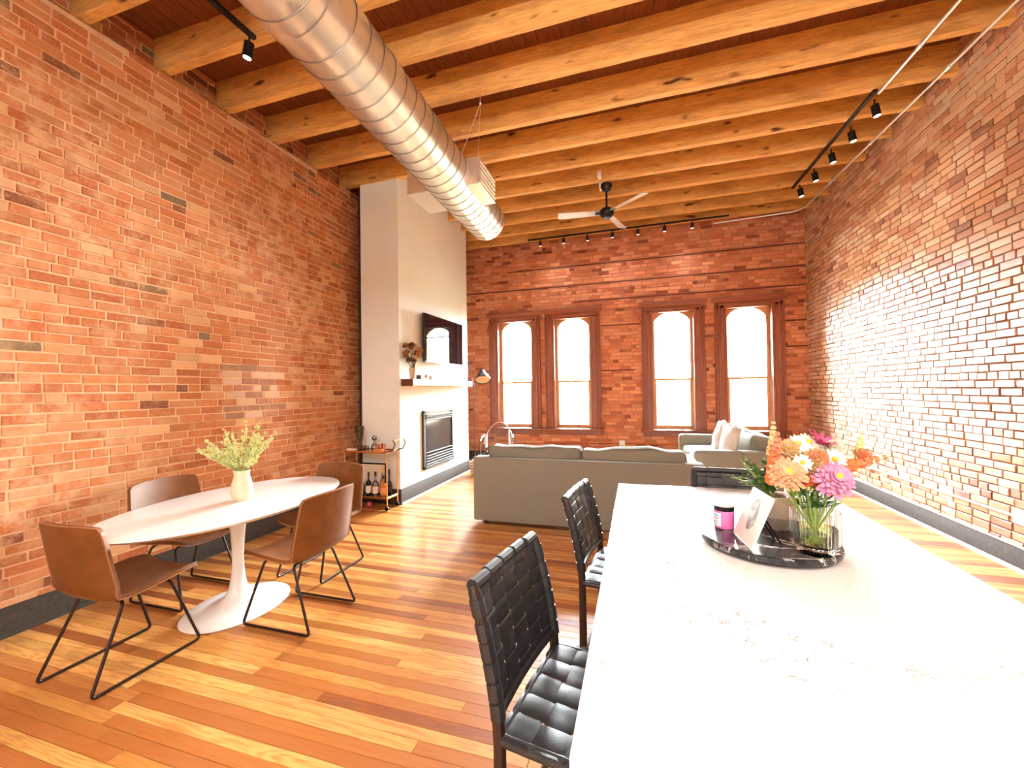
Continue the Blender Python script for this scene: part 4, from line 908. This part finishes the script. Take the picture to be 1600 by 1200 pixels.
def S_back(u, v):
    z = SZ + 0.035 + v * (BT - SZ - 0.035); y = back_y(z) - 0.012 * (1 - (2 * u - 1) ** 2); dz = 0.01
    n_ = Vector((0, 1, -(back_y(z + dz) - back_y(z)) / dz)).normalized(); return Vector(((u - .5) * SW, y, z)), n_
def S_seat(u, v):
    x = (u - .5) * SW; y = (v - .5) * SD; return Vector((x, y, SZ - 0.010 * (1 - (2 * u - 1) ** 2) * (1 - (2 * v - 1) ** 2))), Vector((0, 0, 1))
def make_stool(label, loc, rotz, first=None):
    if first:
        c = copy_tree(first); c.location = loc; c.rotation_euler = (0, 0, rotz); c['label'] = label; return c
    r = thing('woven_stool', label, 'stool', loc, rotz, 'woven counter stools')
    hx = SW / 2 - .004
    for s in (-1, 1):
        zs = [SZ - .02, SZ + .06, SZ + .13, SZ + .20, SZ + .27, BT - .02, BT]
        pts = [(s * hx, -SD / 2 - .015, 0), (s * hx, -SD / 2 - .008, 0.35)] + [(s * hx, back_y(z), z) for z in zs]
        G().tube(pts, [0.017, 0.018] + [0.017] * 6 + [.013], 8).build('rear_post', DWOOD, r)
        G().tube([(s * (hx - .01), SD / 2 - .02, 0), (s * (hx - .01), SD / 2 - .02, SZ - .01)], [0.015, 0.018], 8).build('front_leg', DWOOD, r)
        G().tube([(s * (hx - .005), -SD / 2, 0.22), (s * (hx - .008), SD / 2 - .02, 0.22)], 0.011, 8).build('side_stretcher', DWOOD, r)
        G().tube([(s * hx, -SD / 2, SZ - .012), (s * hx, SD / 2, SZ - .012)], 0.016, 8).build('seat_rail', BLEATHER, r)
    for yy, z in ((SD / 2 - .02, 0.17), (-SD / 2 - .01, 0.28)): G().tube([(-hx, yy, z), (hx, yy, z)], 0.011, 8).build('foot_rail', DWOOD, r)
    for yy in (-SD / 2, SD / 2): G().tube([(-hx, yy, SZ - .012), (hx, yy, SZ - .012)], 0.016, 8).build('seat_rail', BLEATHER, r)
    for z in (BT - .006, SZ + .045): G().tube([((u - .5) * SW, S_back(u, .5)[0].y - back_y(SZ + .035 + .5 * (BT - SZ - .035)) + back_y(z), z) for u in np.linspace(0, 1, 9)], 0.014, 8).build('back_rail', BLEATHER, r)
    nu, nv = 5, 7; cu = [(i + .5) / nu for i in range(nu)]; cv = [(i + .5) / nv for i in range(nv)]
    for i, u in enumerate(cu): ribbon(S_back, 'v', u, 0.93 / nu, cv, i).build('strap', BLEATHER, r, smooth=22)
    for j, v in enumerate(cv): ribbon(S_back, 'u', v, 0.93 / nv, cu, j + 1, lo=-.03, hi=1.03).build('strap', BLEATHER, r, smooth=22)
    nu = nv = 5; cu = cv = [(i + .5) / 5 for i in range(5)]
    for i, u in enumerate(cu): ribbon(S_seat, 'v', u, 0.93 / nu, cv, i, lo=-.03, hi=1.03).build('strap', BLEATHER, r, smooth=22)
    for j, v in enumerate(cv): ribbon(S_seat, 'u', v, 0.93 / nv, cu, j + 1, lo=-.03, hi=1.03).build('strap', BLEATHER, r, smooth=22)
    for i, u in enumerate(cu):          # straps folded over the top rail and the seat's rear rail
        a = S_back(u, 1.0)[0]
        G().tube([(a.x - 0.036, back_y(BT - .006) + (a.y - back_y(BT)), BT - .006), (a.x + 0.036, back_y(BT - .006) + (a.y - back_y(BT)), BT - .006)], 0.0185, 10).build('strap_fold', BLEATHER, r)
    for s in (-1, 1):
        for v in cv + [1.14, 1.3]:
            z = SZ + .035 + v * (BT - SZ - .035) * .73
            if z < BT - .03: G().tube([(s * hx, back_y(z - .021), z - .021), (s * hx, back_y(z + .021), z + .021)], 0.0205, 8).build('strap_fold', BLEATHER, r)
    return r
st0 = make_stool('black woven leather counter stool at the island end away from the sofa', (-0.113, 1.175, 0), R(-90 - 9))
make_stool('black woven leather counter stool on the long island side nearer the sofa', (-0.022, 2.09, 0), R(-90 - 7), st0)
make_stool('black woven leather counter stool at the short island end facing the sofa', (0.52, 2.52, 0), R(175), st0)

# ------------------------------------------------------------------ tray and objects on the island
def marble():
    m, t, b = nt('black_marble'); p = objc(t)
    base = mixc(t, ramp(t, noise(t, p, 7, 6, .65, .8), .4, .7), (0.014, 0.014, 0.016), (0.075, 0.075, 0.08))
    n1 = noise(t, mapping(t, p, (1, 2.2, 1), (3, 1, 0)), 4, 6, .6, 1.2); d = node(t, 'ShaderNodeMath', operation='SUBTRACT'); t.links.new(n1, d.inputs[0]); d.inputs[1].default_value = .5
    a = node(t, 'ShaderNodeMath', operation='ABSOLUTE'); t.links.new(d.outputs[0], a.inputs[0])
    l = node(t, 'ShaderNodeMapRange'); l.clamp = True; l.inputs['From Min'].default_value = .003; l.inputs['From Max'].default_value = .024; l.inputs['To Min'].default_value = 1; l.inputs['To Max'].default_value = 0; t.links.new(a.outputs[0], l.inputs['Value'])
    k = node(t, 'ShaderNodeMath', operation='MULTIPLY'); t.links.new(l.outputs[0], k.inputs[0]); t.links.new(ramp(t, noise(t, p, 5, 2), .40, .54), k.inputs[1])
    t.links.new(mixc(t, k.outputs[0], base, (0.75, 0.74, 0.73)), b.inputs['Base Color']); b.inputs['Roughness'].default_value = .25; return m
TRX, TRY = 0.452, 1.725
MARB = marble()
ty = thing('marble_tray', 'round black marble lazy susan on the white worktop', 'tray', (TRX, TRY, IZ))
G().lathe([(0.0, 0), (0.10, 0), (0.10, 0.010), (0.0, 0.010)], 32).build('foot', BLACKM, ty)
G().lathe([(0.0, 0.010), (0.216, 0.010), (0.223, 0.014), (0.225, 0.022), (0.223, 0.032), (0.219, 0.035), (0.0, 0.035)], 72).build('disc', MARB, ty)
TZ2 = IZ + 0.035
cj = thing('candle_jar', 'pink candle jar with black lid on the marble tray', 'candle', (0.322, 1.785, TZ2), R(-25))
G().lathe([(0.032, 0), (0.036, 0.003), (0.037, 0.066), (0.033, 0.072), (0.0, 0.072)], 32).build('jar', M('pink_wax', (0.78, 0.16, 0.50), 0.15, coat=.5), cj)
G().lathe([(0.0, 0.069), (0.036, 0.069), (0.037, 0.073), (0.037, 0.083), (0.034, 0.085), (0.0, 0.085)], 32).build('lid', M('lid_black', (0.01, 0.01, 0.012), 0.25, .5), cj)
G().lathe([(0.0, 0.0852), (0.0335, 0.0852), (0.032, 0.0862), (0.0, 0.0862)], 32).build('lid_top', M('lid_top', (0.72, 0.70, 0.66), 0.35), cj)
def arc_label(g, r, a0, a1, z0, z1, n=10):
    v = [(r * math.cos(a), r * math.sin(a), z) for z in (z0, z1) for a in np.linspace(a0, a1, n)]
    return g.add(v, [(i, i + 1, n + i + 1, n + i) for i in range(n - 1)])
lb = arc_label(G(), 0.0376, R(195), R(268), .010, .062).build('paper_label', M('candle_label', (0.82, 0.84, 0.86), 0.5), cj)
for z0, z1, a0, a1, c in ((.048, .056, 205, 255, (0.25, 0.55, 0.85)), (.038, .043, 208, 252, (0.80, 0.25, 0.60)), (.026, .029, 210, 250, (0.3, 0.3, 0.35)), (.018, .020, 215, 245, (0.3, 0.3, 0.35))):
    arc_label(G(), 0.0379, R(a0), R(a1), z0, z1).build('print_line', M('print%d' % int(z0 * 1e3), c, .6), lb)
# photo card on a little black easel
pc = thing('photo_card', 'white square photo tile leaning on a small easel on the marble tray', 'photo', (0.352, 1.640, TZ2), R(96))
mt = Matrix.Rotation(R(23), 4, 'X')          # local x runs along the foot of the tile, local +y is its face
G().rbox((0.0, 0.0, 0.096), (0.178, 0.006, 0.188), 0.002, 1, 0, mt).build('tile', M('card_white', (0.84, 0.82, 0.77), 0.25), pc)
prt = M('portrait_grey', (0.09, 0.088, 0.08), 0.5, vary=(0.62, 0.60, 0.55), vscale=34)
G().prism([(0.030 * math.cos(a_) * (1.1 + .3 * math.sin(2 * a_)), 0.105 + 0.058 * math.sin(a_)) for a_ in np.linspace(0, 2 * math.pi, 25)[:-1]], 0.0031, 0.0037, lambda a_, b_, h: (a_, h, b_), mt).build('portrait', prt, pc)
G().tube([(0.03, -0.055, 0.105), (0.03, -0.115, 0.004)], 0.004, 6).build('easel_leg', BLACKM, pc)
G().tube([(-0.03, -0.055, 0.105), (-0.03, -0.115, 0.004)], 0.004, 6).build('easel_leg', BLACKM, pc)
# faceted stoneware pot with greenery
PX, PY = 0.515, 1.845
pg = G(); pv = []; pf = []
for r_, z_, ph_ in ((0.052, 0.0, 0), (0.080, 0.050, .5), (0.066, 0.092, 0), (0.046, 0.122, .5), (0.040, 0.118, .5), (0.050, 0.06, 0)):
    pv += [(r_ * math.cos(2 * math.pi * (k + ph_) / 9), r_ * math.sin(2 * math.pi * (k + ph_) / 9), z_) for k in range(9)]
for l, sft in ((0, 0), (1, 1), (2, 0), (4, 1)):
    for k in range(9):
        a0, a1, b0, b1 = l * 9 + k, l * 9 + (k + 1) % 9, l * 9 + 9 + k, l * 9 + 9 + (k + 1) % 9
        pf += [(a0, a1, b0), (a1, b1, b0)] if sft == 0 else [(a0, a1, b1), (a0, b1, b0)]
pf += [(27 + k, 27 + (k + 1) % 9, 36 + (k + 1) % 9, 36 + k) for k in range(9)] + [tuple(range(8, -1, -1)), tuple(45 + k for k in range(9))]
pp = tag(pg.add(pv, pf).build('stoneware_pot', M('stoneware', (0.40, 0.33, 0.27), 0.6, vary=(0.50, 0.43, 0.36), vscale=12), None, (PX, PY, TZ2), 0.2, smooth=0), 'beige faceted stoneware pot on the marble tray behind the photo tile', 'pot')
def leaf(g, p, d, L, w, rn_, droop=.2):
    d = Vector(d).normalized(); s = d.cross(Vector((0, 0, 1))).normalized() if abs(d.z) < .98 else Vector((1, 0, 0)); u = s.cross(d)
    P = []
    for t, ww in ((0, .12), (.3, .85), (.6, 1), (.85, .55), (1, .04)):
        c = Vector(p) + d * L * t - Vector((0, 0, 1)) * droop * L * t * t
        P += [tuple(c - s * w * ww / 2 + u * w * .12 * ww), tuple(c), tuple(c + s * w * ww / 2 + u * w * .12 * ww)]
    return g.add(P, [(i * 3 + k, i * 3 + k + 1, i * 3 + k + 4, i * 3 + k + 3) for i in range(4) for k in (0, 1)])
rn = random.Random(5)
for i, (ax, lean, ln, kind) in enumerate(((172, 30, .17, 0), (188, 60, .14, 1), (160, 12, .12, 0), (215, 52, .12, 0), (150, 55, .10, 0), (195, 38, .16, 1), (120, 40, .12, 0), (240, 30, .10, 0))):
    lab = 'dark leafy green sprig in the stoneware pot' if kind == 0 else 'lime-green budded sprig leaning out of the stoneware pot'
    f = thing('green_sprig', lab, 'foliage', (PX, PY, TZ2 + .024), 0, 'greenery in the stoneware pot')
    d = Vector((math.cos(R(ax)) * math.sin(R(lean)), math.sin(R(ax)) * math.sin(R(lean)), math.cos(R(lean)))); p1 = Vector((d.x * .03, d.y * .03, .095)); p2 = p1 + d * ln
    G().tube([(0, 0, 0), p1, (p1 + p2) / 2 + Vector((0, 0, .012)), p2], 0.002, 5).build('stem', STEM, f)
    g = G()
    for k in range(16):
        t = .1 + .9 * k / 15; b = p1.lerp(p2, t); q = d + Vector((rn.uniform(-1, 1), rn.uniform(-1, 1), rn.uniform(-.6, .8))) * (.9 if kind == 0 else .45)
        leaf(g, b, q, rn.uniform(.03, .055) if kind == 0 else rn.uniform(.022, .04), rn.uniform(.016, .024) if kind == 0 else .009, rn)
    g.build('leaves', LEAF if kind == 0 else PALE_LEAF, f)

# ribbed glass vase with water and cut flowers
GX, GY = 0.556, 1.585
rg = thing('ribbed_vase', 'clear ribbed glass vase of water on the marble tray', 'vase', (GX, GY, TZ2))
RG, t_, b_ = nt('ribbed_glass'); b_.inputs['Transmission Weight'].default_value = 1; b_.inputs['Roughness'].default_value = .02; b_.inputs['IOR'].default_value = 1.25; b_.inputs['Base Color'].default_value = (.97, .98, .95, 1)
prof_o = [(0.046, 0), (0.050, 0.004), (0.052, 0.018), (0.058, 0.022), (0.066, 0.030), (0.068, 0.055), (0.068, 0.140)]
prof_i = [(0.065, 0.140), (0.064, 0.055), (0.062, 0.036), (0.05, 0.028), (0.0, 0.026)]
G().lathe(prof_o + prof_i, 160, rib=.02, ribn=40).build('glass', RG, rg)
WT = thin_glass('water', (0.88, 0.94, 0.60)); G().lathe([(0.0, 0.0275), (0.045, 0.0275), (0.060, 0.037), (0.0615, 0.055), (0.0615, 0.085), (0.0, 0.085)], 40).build('water', WT, rg)
PC = {'peach': PET('petal_peach', (0.74, 0.30, 0.14), (0.80, 0.46, 0.26)), 'pink': PET('petal_pink', (0.74, 0.36, 0.52), (0.58, 0.16, 0.36)), 'white': PET('petal_white', (0.85, 0.83, 0.74), (0.84, 0.82, 0.62)), 'orange': PET('petal_orange', (0.74, 0.15, 0.03), (0.78, 0.28, 0.11)),
      'mag': PET('petal_magenta', (0.50, 0.03, 0.14), (0.62, 0.12, 0.28)), 'cream': PET('petal_cream', (0.76, 0.60, 0.32), (0.76, 0.50, 0.22)), 'coral': PET('petal_coral', (0.76, 0.25, 0.13), (0.78, 0.40, 0.26)), 'lime': PET('petal_lime', (0.66, 0.70, 0.28))}
YC = M('flower_eye', (0.80, 0.60, 0.04), .6)
def cut_flower(name, label, off, kind, c, r, axis=(-.2, -1, .35), n=60):
    f = thing(name, label, 'flower', (GX, GY, TZ2 + .030), 0, 'cut flowers in the ribbed vase'); o = Vector(off); rn_ = random.Random(hash(label) % 1000 if False else int(abs(off[0]) * 1e4 + off[2] * 1e3))
    e = Vector((max(-.05, min(.05, o.x * .45)), max(-.05, min(.05, o.y * .45)), .112)); b0 = Vector((-e.x * .5, -e.y * .5, 0.0))
    G().tube([b0, e, e.lerp(o, .5) + Vector((0, 0, .008)), o - Vector(axis).normalized() * r * .3], 0.0026, 6).build('stem', STEM, f)
    g = G(); 
    if kind == 'ball': petal_ball(g, tuple(o), r, n, rn_, r * .42, axis, .3, 1.1)
    elif kind == 'zinnia':
        for k in range(6): petal_ring(g, tuple(o + Vector(axis).normalized() * r * (.10 * k)), axis, r * (1 - .135 * k), 20 - 2 * k, r * .30, -.05 + .2 * k, .12, rn_)
    elif kind == 'daisy': petal_ring(g, tuple(o), axis, r, 15, r * .36, .05, .2, rn_)
    elif kind == 'spike':
        ax = Vector(axis).normalized()
        for k in range(7):
            q = o + ax * r * (.62 * k - 1.2); s = r * (.72 - .08 * k)
            for j in range(5):
                a = j * 1.257 + k * .7; d = (ax.orthogonal().normalized() * math.cos(a) + ax.cross(ax.orthogonal()).normalized() * math.sin(a) + ax * .25); petal_ring(g, tuple(q + d * s * .6), tuple(d), s * .75, 5, s * .65, .35, .1, rn_)
    elif kind == 'wild': petal_ring(g, tuple(o), axis, r, 9, r * .32, .9, .1, rn_); petal_ring(g, tuple(o), axis, r * .8, 7, r * .3, .5, .1, rn_)
    g.build('bloom', PC[c], f)
    if kind in ('daisy', 'zinnia'): G().ball(tuple(o + Vector(axis).normalized() * r * (.12 if kind == 'daisy' else .48)), r * (.26 if kind == 'daisy' else .2), 10, 6).build('eye', YC, f)
    lf = G(); 
    for k in range(5): p = e.lerp(o, .05 + .16 * k); leaf(lf, p, (rn_.uniform(-1, 1), rn_.uniform(-1, 1), .45), rn_.uniform(.035, .062), .018, rn_)
    lf.build('leaves', LEAF if kind != 'spike' else STEM, f)
# pixel of the bloom -> point on the vertical plane through the vase, nudged in depth
def at(px, py, dy=0.0):
    d = CR.T @ np.array([(px - 800) / FPX, (py - 600) / FPX, 1.0]); t = (GY + dy) / d[1]; p = CAMPOS + d * t
    return (p[0] - GX, dy, p[2] - TZ2 - .030)
FL = [('pink_zinnia', 'large pale pink zinnia at the vase rim', (1302, 749), -.055, 'zinnia', 'pink', .046, (.15, -1, .55)),
      ('peach_zinnia', 'large peach zinnia at the vase rim', (1232, 741), -.06, 'zinnia', 'peach', .042, (-.2, -1, .55)),
      ('orange_snapdragon', 'bright orange snapdragon leaning over the green sprigs', (1208, 733), -.01, 'spike', 'orange', .026, (-.15, -.5, .9)),
      ('coral_snapdragon', 'pale coral snapdragon above the orange one', (1215, 712), .0, 'spike', 'coral', .024, (-.1, -.4, 1)),
      ('cream_snapdragon', 'tall cream snapdragon with a lime-green tip', (1208, 692), .03, 'spike', 'cream', .020, (0, -.1, 1)),
      ('daisy', 'white daisy with yellow eye facing out above the peach zinnia', (1254, 723), -.055, 'daisy', 'white', .021, (0, -1, .5)),
      ('white_cosmos', 'white cosmos bloom at the top of the bouquet', (1247, 694), .01, 'daisy', 'white', .026, (-.1, -.8, .6)),
      ('open_white_cosmos', 'broad white cosmos bloom beside the magenta flower', (1262, 692), .02, 'daisy', 'white', .028, (.2, -.7, .6)),
      ('cream_stock', 'cream stock bloom tucked between the white blooms', (1232, 702), .0, 'ball', 'cream', .024, (0, -.8, .6)),
      ('magenta_cosmos', 'deep magenta spiky flower rising from the bouquet', (1280, 694), .03, 'wild', 'mag', .034, (.35, -.3, .8)),
      ('peach_stock', 'peach stock bloom in the middle of the bouquet', (1277, 717), -.02, 'ball', 'peach', .024, (.1, -.9, .4)),
      ('apricot_stock', 'apricot cream bloom low in the middle of the bouquet', (1275, 732), -.035, 'ball', 'cream', .022, (.1, -1, .3)),
      ('white_zinnia', 'white zinnia between the peach and coral blooms', (1304, 718), -.02, 'daisy', 'white', .025, (.1, -1, .4)),
      ('coral_lily', 'orange-coral flower leaning away towards the right brick wall', (1332, 727), .0, 'spike', 'orange', .024, (.75, -.3, .35)),
      ('pink_lily', 'soft coral-pink bloom beyond the orange leaning flower', (1343, 714), .03, 'ball', 'coral', .025, (.8, -.4, .5)),
      ('lime_snapdragon', 'small lime-yellow bud spike above the coral blooms', (1343, 698), .03, 'spike', 'lime', .014, (.2, 0, 1)),
      ('pale_stock', 'pale cream bloom behind the white daisy', (1240, 713), .02, 'ball', 'cream', .026, (0, -.7, .6)),
      ('blush_stock', 'blush bloom between the pink zinnia and the white zinnia', (1290, 729), .0, 'ball', 'coral', .024, (.1, -.8, .5)),
      ('ivory_stock', 'ivory bloom at the top beside the coral blooms', (1300, 702), .03, 'ball', 'white', .024, (.2, -.6, .7)),
      ('amber_stock', 'amber bloom between the orange snapdragon and the daisy', (1228, 722), .0, 'ball', 'peach', .024, (-.2, -.8, .5)),
      ('rust_filler', 'small rusty bloom just over the vase rim', (1272, 752), -.03, 'ball', 'orange', .016, (.1, -1, .1)),
      ('orange_filler', 'small orange bloom beside the peach zinnia', (1258, 748), -.045, 'ball', 'orange', .018, (.2, -1, .2))]
for nm, lab, (px, py), dy, kd, c, r, ax in FL: cut_flower(nm, lab, at(px, py, dy), kd, c, r * 1.38, ax)
